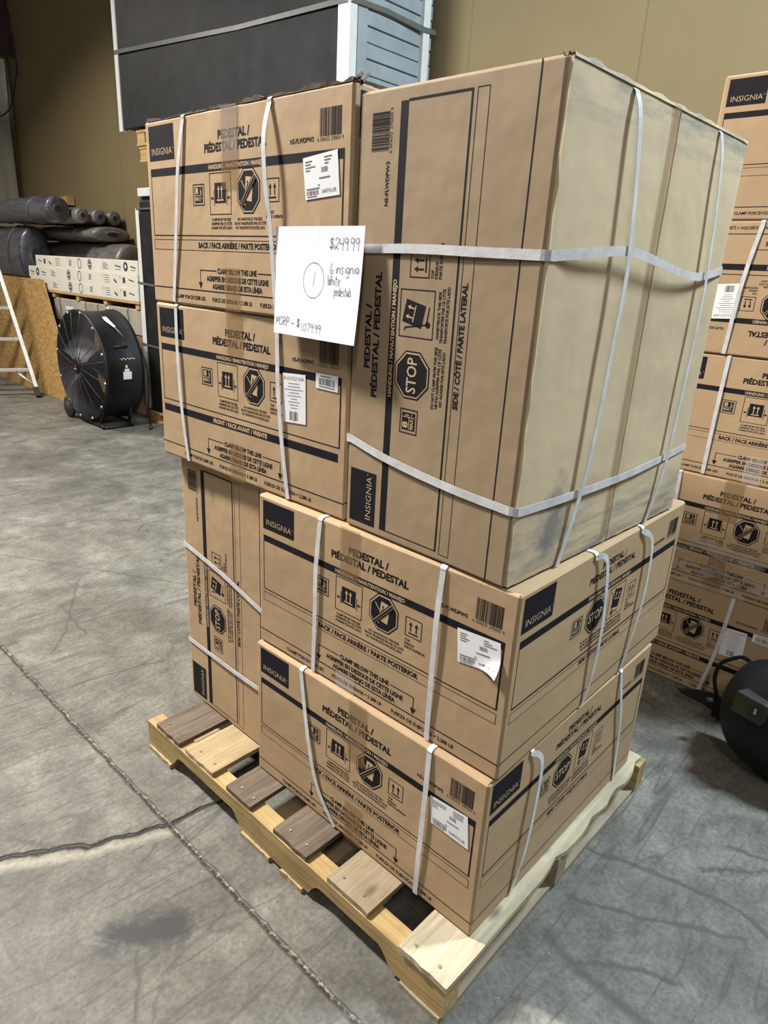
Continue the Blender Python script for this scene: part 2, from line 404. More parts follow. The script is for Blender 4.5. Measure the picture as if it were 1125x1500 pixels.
    def ribbon(s, path, width, thick=.0009, m=0):
        """path: (point, outward normal)"""
        N = len(path); b = len(s.v)
        for i, (p, n) in enumerate(path):
            t = (Vector(path[min(i+1, N-1)][0])-Vector(path[max(i-1, 0)][0])).normalized()
            n = Vector(n).normalized(); w = t.cross(n).normalized()*width*.5; p = Vector(p); o = n*thick
            s.v += [tuple(p-w), tuple(p+w), tuple(p+w+o), tuple(p-w+o)]
        for i in range(N-1):
            for k in range(4): s.face((b+4*i+k, b+4*i+(k+1) % 4, b+4*i+4+(k+1) % 4, b+4*i+4+k), m)
        s.face((b+3, b+2, b+1, b), m); s.face((b+4*N-4, b+4*N-3, b+4*N-2, b+4*N-1), m)
    def build(s, name, mats, parent=None):
        me = bpy.data.meshes.new(name); me.from_pydata(s.v, [], s.f)
        for k in (mats if isinstance(mats, (list, tuple)) else [mats]): me.materials.append(M[k])
        me.polygons.foreach_set('material_index', s.m); me.polygons.foreach_set('use_smooth', s.sm)
        me.update(); me.validate()
        return link(name, me, parent)

# ------------------------------------------------------------------ lettering as flat outlines
_tc = {}
def text2d(txt, off=0.0):
    key = (txt, off)
    if key in _tc: return _tc[key]
    cu = bpy.data.curves.new('lettering', 'FONT'); cu.body = txt; cu.size = 1; cu.resolution_u = 2; cu.offset = off
    ob = bpy.data.objects.new('lettering', cu); C.objects.link(ob)
    dg = bpy.context.evaluated_depsgraph_get(); ev = ob.evaluated_get(dg); me = ev.to_mesh()
    V = [(v.co.x, v.co.y) for v in me.vertices]; F = [tuple(p.vertices) for p in me.polygons]
    ev.to_mesh_clear(); bpy.data.objects.remove(ob); bpy.data.curves.remove(cu)
    _tc[key] = (V, F); return _tc[key]
_hcap = max(y for x, y in text2d('H')[0])

class Print:
    """flat artwork in face coordinates: x right, y down, metres"""
    def __init__(s): s.p = []                              # (verts, faces, material, layer)
    def poly(s, pts, m, L=1): s.p.append((list(pts), [tuple(range(len(pts)))], m, L))
    def rect(s, x0, y0, x1, y1, m=1, L=1): s.poly([(x0, y1), (x1, y1), (x1, y0), (x0, y0)], m, L)
    def line(s, x0, y0, x1, y1, w, m=1, L=1):
        d = math.hypot(x1-x0, y1-y0); nx, ny = -(y1-y0)/d*w/2, (x1-x0)/d*w/2
        P = [(x0+nx, y0+ny), (x1+nx, y1+ny), (x1-nx, y1-ny), (x0-nx, y0-ny)]
        s.poly(P, m, L)
    def frame(s, x0, y0, x1, y1, w, m=1, L=1):
        s.rect(x0, y0, x1, y0+w, m, L); s.rect(x0, y1-w, x1, y1, m, L); s.rect(x0, y0+w, x0+w, y1-w, m, L); s.rect(x1-w, y0+w, x1, y1-w, m, L)
    def text(s, t, x0, x1, base, cap, m=1, L=1, off=None):
        if off is None: off = .042 if cap > .0095 else .026
        V, F = text2d(t, off); mn = min(v[0] for v in V); mx = max(v[0] for v in V)
        k = (x1-x0)/(mx-mn); ky = cap/_hcap
        s.p.append(([(x0+(a-mn)*k, base-b*ky) for a, b in V], F, m, L))
    def octagon(s, cx, cy, rx, ry, m, L):
        s.poly([(cx+rx/.924*math.cos(math.pi*(i+.5)/4), cy-ry/.924*math.sin(math.pi*(i+.5)/4)) for i in range(8)], m, L)
    def arrow(s, x, y0, y1, w, hd, m=1, L=1):              # vertical arrow from y0 to its tip y1
        sg = 1 if y1 > y0 else -1
        s.rect(x-w/2, min(y0, y1-sg*hd), x+w/2, max(y0, y1-sg*hd), m, L)
        s.poly([(x-hd*.55, y1-sg*hd), (x+hd*.55, y1-sg*hd), (x, y1)], m, L)
    def harrow(s, y, x0, x1, w, hd, m=1, L=1):
        sg = 1 if x1 > x0 else -1
        s.rect(min(x0, x1-sg*hd), y-w/2, max(x0, x1-sg*hd), y+w/2, m, L)
        s.poly([(x1-sg*hd, y-hd*.55), (x1-sg*hd, y+hd*.55), (x1, y)], m, L)
    def barcode(s, x0, y0, x1, y1, m=1, L=1, seed=3, n=30):
        rd = random.Random(seed); x = x0; u = (x1-x0)/(n*3.1)
        while x < x1-u:
            w = u*rd.choice((1, 1, 2, 3)); s.rect(x, y0, min(x+w, x1), y1, m, L); x += w+u*rd.choice((1, 1, 2))
    def put(s, mb, fn, mmap, eps=.00035):
        for V, F, m, L in s.p:
            b = len(mb.v); P = [Vector(fn(x, y, L*eps)) for x, y in V]; mb.v += [tuple(p) for p in P]
            n0 = (Vector(fn(.1, .1, 1))-Vector(fn(.1, .1, 0))).normalized()
            for f in F:
                n = (P[f[1]]-P[f[0]]).cross(P[f[2]]-P[f[0]]) if len(f) > 2 else n0
                mb.face([b+i for i in (f if n.dot(n0) >= 0 else f[::-1])], mmap[m])

def icon_max(p, x0, y0, x1, y1):
    p.frame(x0, y0, x1, y1, .0022); w, h = x1-x0, y1-y0
    p.rect(x0+.15*w, y0+.13*h, x1-.15*w, y1-.13*h, 1, 1)
    p.text('8', x0+.22*w, x0+.48*w, y0+.46*h, .28*h, 2, 2, .03); p.text('MAX', x0+.2*w, x0+.62*w, y0+.78*h, .18*h, 2, 2, .02)
    p.rect(x0+.18*w, y0+.52*h, x0+.66*w, y0+.55*h, 2, 2); p.rect(x0+.66*w, y0+.17*h, x0+.69*w, y1-.17*h, 2, 2)
    p.rect(x0+.73*w, y0+.30*h, x0+.77*w, y0+.52*h, 2, 2); p.rect(x0+.73*w, y0+.66*h, x0+.80*w, y0+.70*h, 2, 2)
def icon_up(p, x0, y0, x1, y1):
    p.frame(x0, y0, x1, y1, .0020); w, h = x1-x0, y1-y0
    for q in (.33, .67): p.arrow(x0+q*w, y0+.70*h, y0+.20*h, .07*w, .2*h)
    p.rect(x0+.22*w, y0+.77*h, x1-.22*w, y0+.84*h)
def icon_clamp(p, x0, y0, x1, y1):
    p.frame(x0, y0, x1, y1, .0018); w, h = x1-x0, y1-y0
    bx0, bx1, by0, by1 = x0+.24*w, x1-.24*w, y0+.24*h, y0+.72*h
    p.rect(bx0, by0, bx1, by1)
    for q in (.36, .64): p.arrow(bx0+q*(bx1-bx0), by1-.10*h, by0+.07*h, .035*w, .10*h, 2, 2)
    p.rect(bx0+.2*(bx1-bx0), by1-.085*h, bx1-.2*(bx1-bx0), by1-.05*h, 2, 2)
    for xa, xb, xl in ((x0+.04*w, x0+.19*w, x0+.20*w), (x1-.04*w, x1-.19*w, x1-.20*w)):
        p.harrow(y0+.60*h, xa, xb, .018*w, .09*w); p.rect(min(xl, xl+.02*w), y0+.40*h, max(xl, xl+.02*w), y0+.78*h)
def rot(pts, c, a): 
    ca, sa = math.cos(a), math.sin(a); return [(c[0]+x*ca-y*sa, c[1]+x*sa+y*ca) for x, y in pts]
def icon_notruck(p, cx, cy, rx, ry):
    p.octagon(cx, cy, rx, ry, 1, 1); p.octagon(cx, cy, rx*.93, ry*.93, 2, 2); p.octagon(cx, cy, rx*.86, ry*.86, 1, 3)
    k = ry; c = (cx+.05*k, cy-.05*k); a = .12
    p.poly(rot([(-.28*k, .50*k), (.30*k, .50*k), (.30*k, -.55*k), (-.28*k, -.55*k)], c, a), 2, 4)
    p.poly(rot([(-.34*k, -.02*k), (-.30*k, -.05*k), (-.62*k, -.36*k), (-.66*k, -.33*k)], c, a), 2, 4)
    for q in (-.12, .12): p.poly(rot([(q*k-.02*k, -.12*k), (q*k+.02*k, -.12*k), (q*k+.02*k, -.28*k), (q*k+.07*k, -.28*k), (q*k, -.40*k), (q*k-.07*k, -.28*k), (q*k-.02*k, -.28*k)], c, a), 1, 5)
    p.poly(rot([(-.22*k, -.05*k), (.22*k, -.05*k), (.22*k, -.09*k), (-.22*k, -.09*k)], c, a), 1, 5)
    p.poly([(cx-.30*k+.08*k*math.cos(i*math.pi/5), cy+.56*k+.08*k*math.sin(i*math.pi/5)) for i in range(10)], 2, 4)
    s2 = .62
    p.line(cx-rx*s2, cy+ry*s2, cx+rx*s2, cy-ry*s2, .30*k, 1, 6)
    p.line(cx-rx*s2, cy+ry*s2, cx+rx*s2, cy-ry*s2, .17*k, 2, 7); p.line(cx-rx*s2, cy+ry*s2, cx+rx*s2, cy-ry*s2, .10*k, 1, 8)
def icon_stop(p, cx, cy, rx, ry):
    p.octagon(cx, cy, rx, ry, 1, 1); p.octagon(cx, cy, rx*.93, ry*.93, 2, 2); p.octagon(cx, cy, rx*.87, ry*.87, 1, 3)
    p.text('STOP', cx-rx*.74, cx+rx*.74, cy+ry*.27, ry*.54, 2, 4, .012)
def icon_truck(p, x0, y0, x1, y1):
    p.frame(x0, y0, x1, y1, .0020); w, h = x1-x0, y1-y0; c = (x0+.52*w, y0+.44*h); a = .22
    p.poly(rot([(-.26*w, .28*h), (.22*w, .28*h), (.22*w, -.30*h), (-.26*w, -.30*h)], c, a), 1, 1)
    for q in (-.12, .08): p.poly(rot([(q*w-.015*w, -.02*h), (q*w+.015*w, -.02*h), (q*w+.015*w, -.14*h), (q*w+.05*w, -.14*h), (q*w, -.22*h), (q*w-.05*w, -.14*h), (q*w-.015*w, -.14*h)], c, a), 2, 2)
    p.poly(rot([(-.2*w, .02*h), (.16*w, .02*h), (.16*w, -.005*h), (-.2*w, -.005*h)], c, a), 2, 2)
    p.line(x0+.14*w, y0+.16*h, x0+.22*w, y0+.20*h, .03*w); p.line(x0+.20*w, y0+.18*h, x0+.30*w, y0+.80*h, .03*w); p.line(x0+.28*w, y0+.80*h, x0+.66*w, y0+.86*h, .03*w)
    p.poly([(x0+.30*w+.07*w*math.cos(i*math.pi/6), y0+.84*h+.07*w*math.sin(i*math.pi/6)) for i in range(12)], 1, 1)

HH, WW, DD = .431, .767, .845
def art_common(p, wide):
    p.rect(.017, .012, .136, .090); p.text('INSIGNIA', .030, .126, .0775, .0155, 2, 2, -.008); p.text('TM', .127, .132, .066, .0028, 2, 2, 0)
def art_face(front):
    p = Print(); art_common(p, WW)
    p.text('PEDESTAL /', .325, .446, .061, .0165); p.text('PIÉDESTAL / PEDESTAL', .269, .504, .0855, .0165)
    p.rect(.018, .108, .747, .1255); p.text('HANDLING / MANUTENTION / MANEJO', .284, .497, .1212, .0090, 2, 2)
    icon_max(p, .214, .150, .263, .197); icon_clamp(p, .286, .129, .373, .218); icon_notruck(p, .439, .171, .043, .0465); icon_up(p, .502, .149, .548, .196)
    for t, x0, x1, b in (('CLAMP FROM THIS SIDE', .292, .370, .231), ('AGRIPPER PAR CE CÔTÉ', .289, .373, .240), ('AGARRE POR ESTE LADO', .289, .374, .249),
                         ('NO HANDTRUCK THIS SIDE', .397, .488, .231), ('NE PAS TRANSPORTER PAR CE CÔTÉ', .385, .502, .240), ('NO TRANSPORTE POR ESTE LADO', .389, .498, .249),
                         ('TOP', .503, .518, .209), ('DESSUS', .503, .530, .218), ('PARTE SUPERIOR', .503, .561, .227)):
        p.text(t, x0, x1, b, .0058)
    p.rect(.018, .1255, .0202, .265); p.rect(.018, .2625, .747, .265); p.rect(.743, .1255, .747, .2625)
    if front:
        p.rect(.018, .278, .742, .2975); p.text('FRONT / FACE AVANT / FRENTE', .262, .490, .2925, .0105, 2, 2)
    else:
        p.frame(.017, .273, .747, .298, .0012); p.text('BACK / FACE ARRIÈRE / PARTE POSTERIOR', .230, .547, .2912, .0118)
    p.rect(.232, .3415, .304, .3438); p.rect(.232, .3438, .2343, .372); p.arrow(.2332, .37, .387, .002, .016)
    p.rect(.470, .3415, .541, .3438); p.rect(.5387, .3438, .541, .372); p.arrow(.5399, .37, .387, .002, .016)
    p.text('CLAMP BELOW THIS LINE', .308, .466, .348, .0112); p.text('AGRIPPER EN DESSOUS DE CETTE LIGNE', .261, .510, .3665, .0112); p.text('AGARRE DEBAJO DE ESTA LÍNEA', .285, .487, .384, .0112)
    p.rect(.001, .3895, .766, .3922)
    p.text('CLAMP FORCE<2288 LBS', .112, .252, .414, .0088); p.text('FORCE DE SERRAGE < 2 288 LB', .283, .447, .414, .0088); p.text('FUERZA DE SUJECIÓN < 2,288 LB', .478, .655, .414, .0088)
    p.barcode(.674, .036, .737, .084); p.text('6 00603 29000 9', .668, .742, .0925, .0072, 1, 1, -.005); p.text('NS-FLWDPW3', .584, .657, .091, .0085)
    return p
def art_side():
    p = Print(); art_common(p, DD)
    p.text('PEDESTAL /', .353, .478, .054, .0150); p.text('PIÉDESTAL / PEDESTAL', .297, .538, .0775, .0150)
    p.rect(.019, .1055, .820, .1235); p.text('HANDLING / MANUTENTION / MANEJO', .305, .526, .1188, .0088, 2, 2)
    icon_max(p, .240, .147, .289, .193); icon_stop(p, .354, .171, .0455, .0440); icon_truck(p, .424, .130, .511, .216); icon_up(p, .531, .150, .576, .198)
    for t, x0, x1, b in (('DO NOT CLAMP FROM THIS SIDE', .299, .413, .2300), ('NE PAS AGRIPPER PAR CE CÔTÉ', .301, .411, .2395), ('NO AGARRE POR ESTE LADO', .306, .406, .2495),
                         ('HANDTRUCK THIS SIDE', .428, .510, .2300), ('TRANSPORTER PAR CE CÔTÉ', .421, .515, .2395), ('TRANSPORTE POR ESTE LADO', .421, .519, .2495),
                         ('TOP', .531, .546, .2085), ('DESSUS', .531, .560, .2175), ('PARTE SUPERIOR', .531, .592, .2270)):
        p.text(t, x0, x1, b, .0062)
    p.rect(.019, .1235, .0212, .2645); p.rect(.019, .2605, .822, .2645); p.rect(.818, .1235, .822, .2605)
    p.frame(.016, .272, .822, .297, .0012); p.text('SIDE / CÔTÉ / PARTE LATERAL', .307, .527, .2870, .0108)
    p.rect(.001, .3865, .844, .3892)
    p.barcode(.745, .035, .809, .080); p.text('6 00603 29000 9', .740, .813, .0875, .0068, 1, 1, -.005); p.text('NS-FLWDPW3', .653, .727, .0838, .0082)
    return p
ART_FRONT, ART_BACK, ART_SIDE = art_face(True), art_face(False), art_side()

# ------------------------------------------------------------------ cartons
def carton(label, loc, rz, dims, ori, art, seed, group='cardboard appliance cartons', cat='box', mat='card'):
    """ori 'up': front faces -X, side faces -Y.  'tall': side panel faces -X, bottom flaps face -Y.  'inverted': 'up' turned upside down."""
    dx, wy, hz = dims
    root = thing('cardboard_box', label, cat, loc, rz, group)
    mb = MB(); mb.rbox((0, 0, 0), dims, .0042, 0, None, 4, .006, seed)
    mm = {1: 1, 2: 2}
    if ori == 'up':
        art.put(mb, lambda x, y, e: (-e, wy-x*wy/WW, hz-y*hz/HH), mm)
        ART_SIDE.put(mb, lambda x, y, e: (x*dx/DD, -e, hz-y*hz/HH), mm)
    elif ori == 'inverted':
        art.put(mb, lambda x, y, e: (-e, x*wy/WW, y*hz/HH), mm)
        ART_SIDE.put(mb, lambda x, y, e: (dx-x*dx/DD, -e, y*hz/HH), mm)
    else:
        ART_SIDE.put(mb, lambda x, y, e: (-e, wy-y*wy/HH, x*hz/DD), mm)
    mb.build('carton_body', [mat, 'ink', 'light'], root)
    return root
def sticker(name, root, pts, parts, mats=('label', 'labelink'), curl=0.0):
    """pts: TL TR BR BL in root space on a face seen from -X; parts: list of (kind, args) in 0..1 sheet coordinates"""
    P = [Vector(p) for p in pts]; p = Print()
    for kind, a in parts: getattr(p, kind)(*a)
    nrm = Vector((-1, 0, 0))
    def fn(x, y, e):
        q = (P[0]*(1-x)+P[1]*x)*(1-y)+(P[3]*(1-x)+P[2]*x)*y
        c = max(0, x+y-1.45)
        return q+nrm*(e+curl*c*c*4)
    mb = MB(); N = 8
    mb.grid(lambda u, v: fn(v, u, .0016), N, N, 0, True)
    mb.grid(lambda u, v: fn(1-v, u, .0012), N, N, 0, True)
    p.put(mb, lambda x, y, e: fn(x, y, .0018+e), {1: 1, 2: 0}, .0003)
    return mb.build(name, list(mats), root)
def ship_parts(seed):
    rd = random.Random(seed); r = []
    for i in range(4): r.append(('rect', (.06, .10+.07*i, .06+.12+.26*rd.random(), .125+.07*i, 1)))
    for i in range(3): r.append(('rect', (.62, .08+.07*i, .62+.1+.22*rd.random(), .105+.07*i, 1)))
    r.append(('barcode', (.52, .30, .70, .42, 1, 1, seed, 12)))
    r.append(('rect', (.44, .53, .76, .56, 1))); r.append(('rect', (.40, .68, .45, .71, 1)))
    r.append(('rect', (.05, .75, .44, .775, 1))); r.append(('barcode', (.05, .80, .42, .91, 1, 1, seed+1, 20)))
    r.append(('rect', (.06, .935, .36, .955, 1))); r.append(('text', ('SHPST613R', .50, .92, .90, .085, 1, 1, .01)))
    return r
def spec_parts():
    r = [('text', ('INSIGNIA', .06, .94, .13, .075, 1, 1, -.012))]
    for i, w in enumerate((.5, .55, .8, .45, .6, .3, .5, .4, .3)): r.append(('rect', (.5-w/2, .19+.062*i, .5+w/2, .20+.062*i, 1)))
    r.append(('barcode', (.32, .76, .68, .95, 1, 1, 5, 10))); return r
def small_parts(): return [('barcode', (.15, .28, .86, .72, 1, 1, 9, 16)), ('rect', (.2, .12, .7, .18, 1)), ('rect', (.15, .80, .85, .86, 1))]
def tape(root, x, y, z0, z1, w, top=None, name='tape', mat='tape', side='x'):
    """tape strip lying on the -X face, optionally folded onto the top"""
    mb = MB(); path = [((x-.0015, y, z0+(z1-z0)*i/6), (-1, 0, 0)) for i in range(7)]
    if top: path += [((x+.004, y, z1+.003), (-.7, 0, .7)), ((x+top, y, z1+.003), (0, 0, 1))]
    mb.ribbon(path, w, .0003); return mb.build(name, mat, root)
def smooth_path(pts, n=6):
    """Catmull-Rom through (point, normal)"""
    out = []; P = [Vector(p) for p, _ in pts]; Nn = [Vector(q) for _, q in pts]
    for i in range(len(P)-1):
        a, b, c, d = P[max(i-1, 0)], P[i], P[i+1], P[min(i+2, len(P)-1)]
        for k in range(n):
            t = k/n
            q = .5*((2*b)+(-a+c)*t+(2*a-5*b+4*c-d)*t*t+(-a+3*b-3*c+d)*t**3)
            out.append((q, Nn[i].lerp(Nn[i+1], t)))
    out.append((P[-1], Nn[-1])); return out
def strap_front(root, dims, pts, bow=.004, w=.0135):
    """strap that runs up the -X face through (y, z), over the top and down the back"""
    dx, wy, hz = dims; pts = sorted(pts, key=lambda q: q[1]); n = len(pts); path = []
    for i, (y, z) in enumerate(pts):
        t = i/(n-1); path.append(((-.0022-bow*4*t*(1-t)*(.6+.4*t), y, min(max(z, .003), hz-.010)), (-1, 0, 0)))
    y0 = pts[-1][0]
    path += [((-.003, y0, hz-.004), (-1, 0, .2)), ((.003, y0, hz+.0012), (-.3, 0, 1)), ((.06, y0, hz+.0012), (0, 0, 1)), ((dx-.01, y0, hz+.0012), (0, 0, 1)), ((dx+.0025, y0, hz-.01), (1, 0, .3)), ((dx+.0025, y0, .003), (1, 0, 0))]
    mb = MB(); mb.ribbon(smooth_path(path[:n])+path[n:], w); return mb.build('strap', 'strap', root)
def strap_side(root, dims, pts, bow=.004, w=.0135, lift=0.0):
    dx, wy, hz = dims; pts = sorted(pts, key=lambda q: q[1]); n = len(pts); path = []
    for i, (x, z) in enumerate(pts):
        t = i/(n-1); path.append(((x, -.0022-lift-bow*4*t*(1-t), min(max(z, .003), hz-.010)), (0, -1, 0)))
    x0 = pts[-1][0]
    path += [((x0, -.003, hz-.004), (0, -1, .2)), ((x0, .003, hz+.0012), (0, -.3, 1)), ((x0, .06, hz+.0012), (0, 0, 1)), ((x0, wy-.01, hz+.0012), (0, 0, 1)), ((x0, wy+.0025, hz-.01), (0, 1, .3)), ((x0, wy+.0025, .003), (0, 1, 0))]
    mb = MB(); mb.ribbon(smooth_path(path[:n])+path[n:], w); return mb.build('strap', 'strap', root)
def strap_round(root, dims, front, side, w=.0145, bow=.004, bow2=.004):
    """strap lying round the carton: (y, z) on the -X face from left to right, then (x, z) on the -Y face"""
    dx, wy, hz = dims; path = []
    zl = front[0][1]
    lead = [((dx+.003, wy+.001, zl), (.7, .7, 0)), ((dx-.01, wy+.0025, zl), (0, 1, 0)), ((.01, wy+.0025, zl), (0, 1, 0)), ((-.002, wy+.002, zl), (-.7, .7, 0))]
    n = len(front); f = []
    for i, (y, z) in enumerate(front):
        t = i/(n-1); f.append(((-.0022-bow*4*t*(1-t), y, z), (-1, 0, 0)))
    path = lead+smooth_path(f)
    if side:
        zc = front[-1][1]; path += [((-.0025, .006, zc), (-1, 0, 0)), ((-.001, -.001, zc), (-.7, -.7, 0)), ((.004, -.0088, zc), (-.3, -1, 0))]
        n = len(side); f = []
        for i, (x, z) in enumerate(side):
            t = i/(n-1); f.append(((x, -.0092-bow2*4*t*(1-t), z), (0, -1, 0)))
        path += smooth_path(f); ze = side[-1][1]
        path += [((dx+.001, -.006, ze), (.7, -.7, 0)), ((dx+.003, .02, ze), (1, 0, 0)), ((dx+.003, wy, zl), (1, 0, 0))]
    mb = MB(); mb.ribbon(path, w); return mb.build('strap', 'strap', root)

# ------------------------------------------------------------------ setting
fl = MB(); fl.box((-7, -7, -.1), (3.4, 10.5, 0)); tag(fl.build('floor', 'floor'), kind='structure')
wb = MB(); wb.box((3.25, -7, 0), (3.40, 10.5, 6)); tag(wb.build('wall_back', 'wall'), kind='structure')
wl = MB(); wl.box((-7, 10.38, 0), (3.25, 10.5, 6)); tag(wl.build('wall_left', 'wall'), kind='structure')

# ------------------------------------------------------------------ pallet under the load
ZP = .1218
pal = thing('wooden_pallet', 'worn wooden pallet on the concrete carrying the six strapped cartons', 'pallet', (0, 0, 0))
def warp(x, y, z, s): return (x, y+.004*noise.noise(Vector((x*3, s, 0))), z)
def plank(x0, x1, y0, y1, z0, z1, mat, name, nails=True, chip=0, seed=0, edge=None):
    mb = MB(); nx = 26
    top = lambda x, y: z1-.0008+.0008*noise.noise(Vector((x*8, y*20, seed)))
    rows = []
    for i in range(nx+1):
        x = x0+(x1-x0)*i/nx; a = y0+.003*noise.noise(Vector((x*6, seed, 1))); b = y1+.003*noise.noise(Vector((x*6, seed, 5)))
        if edge: a += edge(x)
        if i == 0 and chip: x += chip*.5
        rows.append((x, a, b))
    b0 = len(mb.v); ny = 6
    for x, a, b in rows:
        for j in range(ny+1):
            y = a+(b-a)*j/ny; xe = x+(.004*noise.noise(Vector((y*40, seed, 3))) if x in (rows[0][0], rows[-1][0]) else 0)
            mb.v.append((xe, y, top(x, y)))
        for j in range(ny+1): mb.v.append((mb.v[-(ny+1)][0], a+(b-a)*j/ny, z0))
    W = 2*(ny+1)
    for i in range(nx):
        for j in range(ny):
            p = b0+i*W+j; mb.face((p, p+W, p+W+1, p+1)); q = p+ny+1; mb.face((q, q+1, q+W+1, q+W))
        p = b0+i*W; mb.face((p, p+ny+1, p+W+ny+1, p+W)); p += ny; mb.face((p, p+W, p+W+ny+1, p+ny+1))
    for i, fl_ in ((0, 1), (nx, -1)):
        p = b0+i*W
        for j in range(ny):
            q = (p+j, p+j+1, p+ny+2+j, p+ny+1+j); mb.face(q if fl_ > 0 else q[::-1])
    if nails:
        for q in (.25, .75):
            for xx in (x0+.028, x0+.035):
                y = y0+(y1-y0)*q+.01*math.sin(xx*900+seed)
                if xx == x0+.035: continue
                mb.poly([(xx+.0042*math.cos(t*math.pi/4), y+.0042*math.sin(t*math.pi/4), z1+.0009) for t in range(8)], 1)
    return mb.build(name, [mat, 'nail'], pal)
def broken(x):
    r = 0
    for c, w, d in ((.455, .03, .012), (.66, .04, .010), (.80, .035, .014), (.985, .05, .022)):
        r += d*math.exp(-((x-c)/w)**2)
    return r if x > .3 else 0
for y0, y1, mt, sd in ((1.041, 1.173, 'w_grey', 1), (.862, 1.007, 'w_light', 2), (.682, .794, 'w_grey', 3), (.449, .579, 'w_grey', 4), (.231, .369, 'w_mid', 5)):
    plank(.002, 1.012, y0, y1, .1055, ZP-.0004, mt, 'deck_board', True, 0, sd)
plank(-.006, 1.010, -.006, .128, .1055, ZP-.0004, 'w_pale', 'deck_board', True, 0, 6, broken)
def stringer(x0, x1, mat):
    mb = MB(); N = 96; L = 1.226
    def zb(y):
        for a, b in ((.160, .430), (.735, 1.075)):
            if a < y < b:
                e = min(y-a, b-y); return .0165+.045*min(1, math.sqrt(e/.03)) if e < .03 else .0615
        return .0165
    rows = []
    for i in range(N+1):
        y = L*i/N; zt = .105-.001*abs(noise.noise(Vector((y*9, x0, 0)))); wv = .002*noise.noise(Vector((y*5, x0*7, 2)))
        rows.append([(x0+wv, y, zb(y)), (x1+wv, y, zb(y)), (x1+wv, y, zt), (x0+wv, y, zt)])
    b = len(mb.v)
    for r in rows: mb.v += r
    for i in range(N):
        for k in range(4): mb.face((b+4*i+k, b+4*i+4+k, b+4*i+4+(k+1) % 4, b+4*i+(k+1) % 4))
    mb.face((b, b+1, b+2, b+3)); mb.face((b+4*N+3, b+4*N+2, b+4*N+1, b+4*N))
    return mb.build('stringer', mat, pal)
stringer(0, .052, 'w_yellow'); stringer(.475, .525, 'w_under'); stringer(.975, 1.028, 'w_yellow')
for y0, y1, sd in ((.006, .120, 11), (.455, .540, 12), (.590, .715, 13), (1.088, 1.218, 14)):
    plank(-.006, 1.018, y0, y1, .0, .0163, 'w_under' if sd < 12 else 'w_light', 'bottom_board', False, 0, sd)

# ------------------------------------------------------------------ the six cartons
dA = (.830, .767, .4222); oA = Vector((.1204, .0283, ZP))
dB = (.854, .770, .4212); oB = Vector((.1389, .0236, ZP+.424))
dC = (.767, .430, .845); oC = Vector((.1723, .8085, ZP))
dD = (.8455, .766, .4312); oD = Vector((.1518, .5073, ZP+.8477))
dE = (.8455, .7788, .4397); oE = Vector((.1381, .5040, ZP+.8477+.433))
dF = (.7552, .4340, .8526); oF = Vector((.1353, .0614, ZP+.8477))
rel = lambda o, pts: [(a-o.y, z-o.z) for a, z in pts]
relx = lambda o, pts: [(a-o.x, z-o.z) for a, z in pts]
def fx(d, u, v, e=0): return (-e, d[1]-u*d[1]/WW, d[2]-v*d[2]/HH)          # printed-face coordinates to root space

A = carton('lowest strapped carton of the pallet load, front right, standing directly on the pallet boards', oA, .004, dA, 'up', ART_BACK, 1.3)
strap_front(A, dA, rel(oA, [(.607, .5445), (.573, .349), (.534, .217), (.467, .127)]), .004)
strap_front(A, dA, rel(oA, [(.182, .545), (.181, .409), (.185, .227), (.187, .125)]), .004)
strap_side(A, dA, relx(oA, [(.285, .545), (.322, .497), (.317, .365), (.303, .232), (.280, .125)]), .012)
strap_side(A, dA, relx(oA, [(.740, .545), (.760, .45), (.794, .345), (.842, .125)]), .006)
tape(A, 0, .375, .25, .424, .062, None); tape(A, 0, .375, .0, .12, .062)
sticker('shipping_label', A, [fx(dA, .625, .117), fx(dA, .727, .109), fx(dA, .737, .193), fx(dA, .634, .190)], ship_parts(2))

B = carton('strapped carton second from the pallet, under the tall carton, label with a peeling corner', oB, .0142, dB, 'up', ART_BACK, 5.1)
strap_front(B, dB, rel(oB, [(.562, .966), (.570, .838), (.571, .709), (.577, .548)]), .004)
strap_front(B, dB, rel(oB, [(.201, .966), (.204, .858), (.205, .719), (.206, .548)]), .004)
strap_side(B, dB, relx(oB, [(.445, .968), (.485, .940), (.513, .796), (.519, .647), (.508, .550)]), .012)
strap_side(B, dB, relx(oB, [(.692, .968), (.752, .919), (.767, .803), (.752, .67), (.722, .55)]), .010)
tape(B, 0, .440, .30, .423, .062); tape(B, 0, .440, 0, .045, .062, None, 'tape', 'cleartape')
sticker('shipping_label', B, [fx(dB, .637, .120), fx(dB, .738, .113), fx(dB, .747, .182), fx(dB, .645, .196)], ship_parts(4), ('label', 'labelink'), .02)

Cc = carton('carton standing on end at the far left of the pallet, its side print running upward', oC, -.002, dC, 'tall', None, 9.2)
strap_round(Cc, dC, rel(oC, [(1.236, .677), (1.034, .645), (.862, .603), (.812, .592)]), None, .0150, .003)
strap_round(Cc, dC, rel(oC, [(1.236, .336), (1.031, .333), (.867, .332), (.812, .332)]), None, .0150, .003)

D = carton('carton under the sheet of paper, with two white labels and a dark front band', oD, .0135, dD, 'up', ART_FRONT, 12.7)
strap_front(D, dD, rel(oD, [(1.169, 1.398), (1.166, 1.268), (1.158, 1.118), (1.139, .970)]), .004)
strap_front(D, dD, rel(oD, [(.742, 1.398), (.736, 1.256), (.724, 1.127), (.702, .970)]), .004)
tape(D, 0, .402, .325, .433, .066); tape(D, 0, .402, 0, .10, .062)
sticker('product_label', D, [fx(dD, .551, .122), fx(dD, .631, .117), fx(dD, .634, .231), fx(dD, .551, .237)], spec_parts())
sticker('barcode_label', D, [fx(dD, .666, .107), fx(dD, .737, .106), fx(dD, .737, .141), fx(dD, .666, .140)], small_parts())

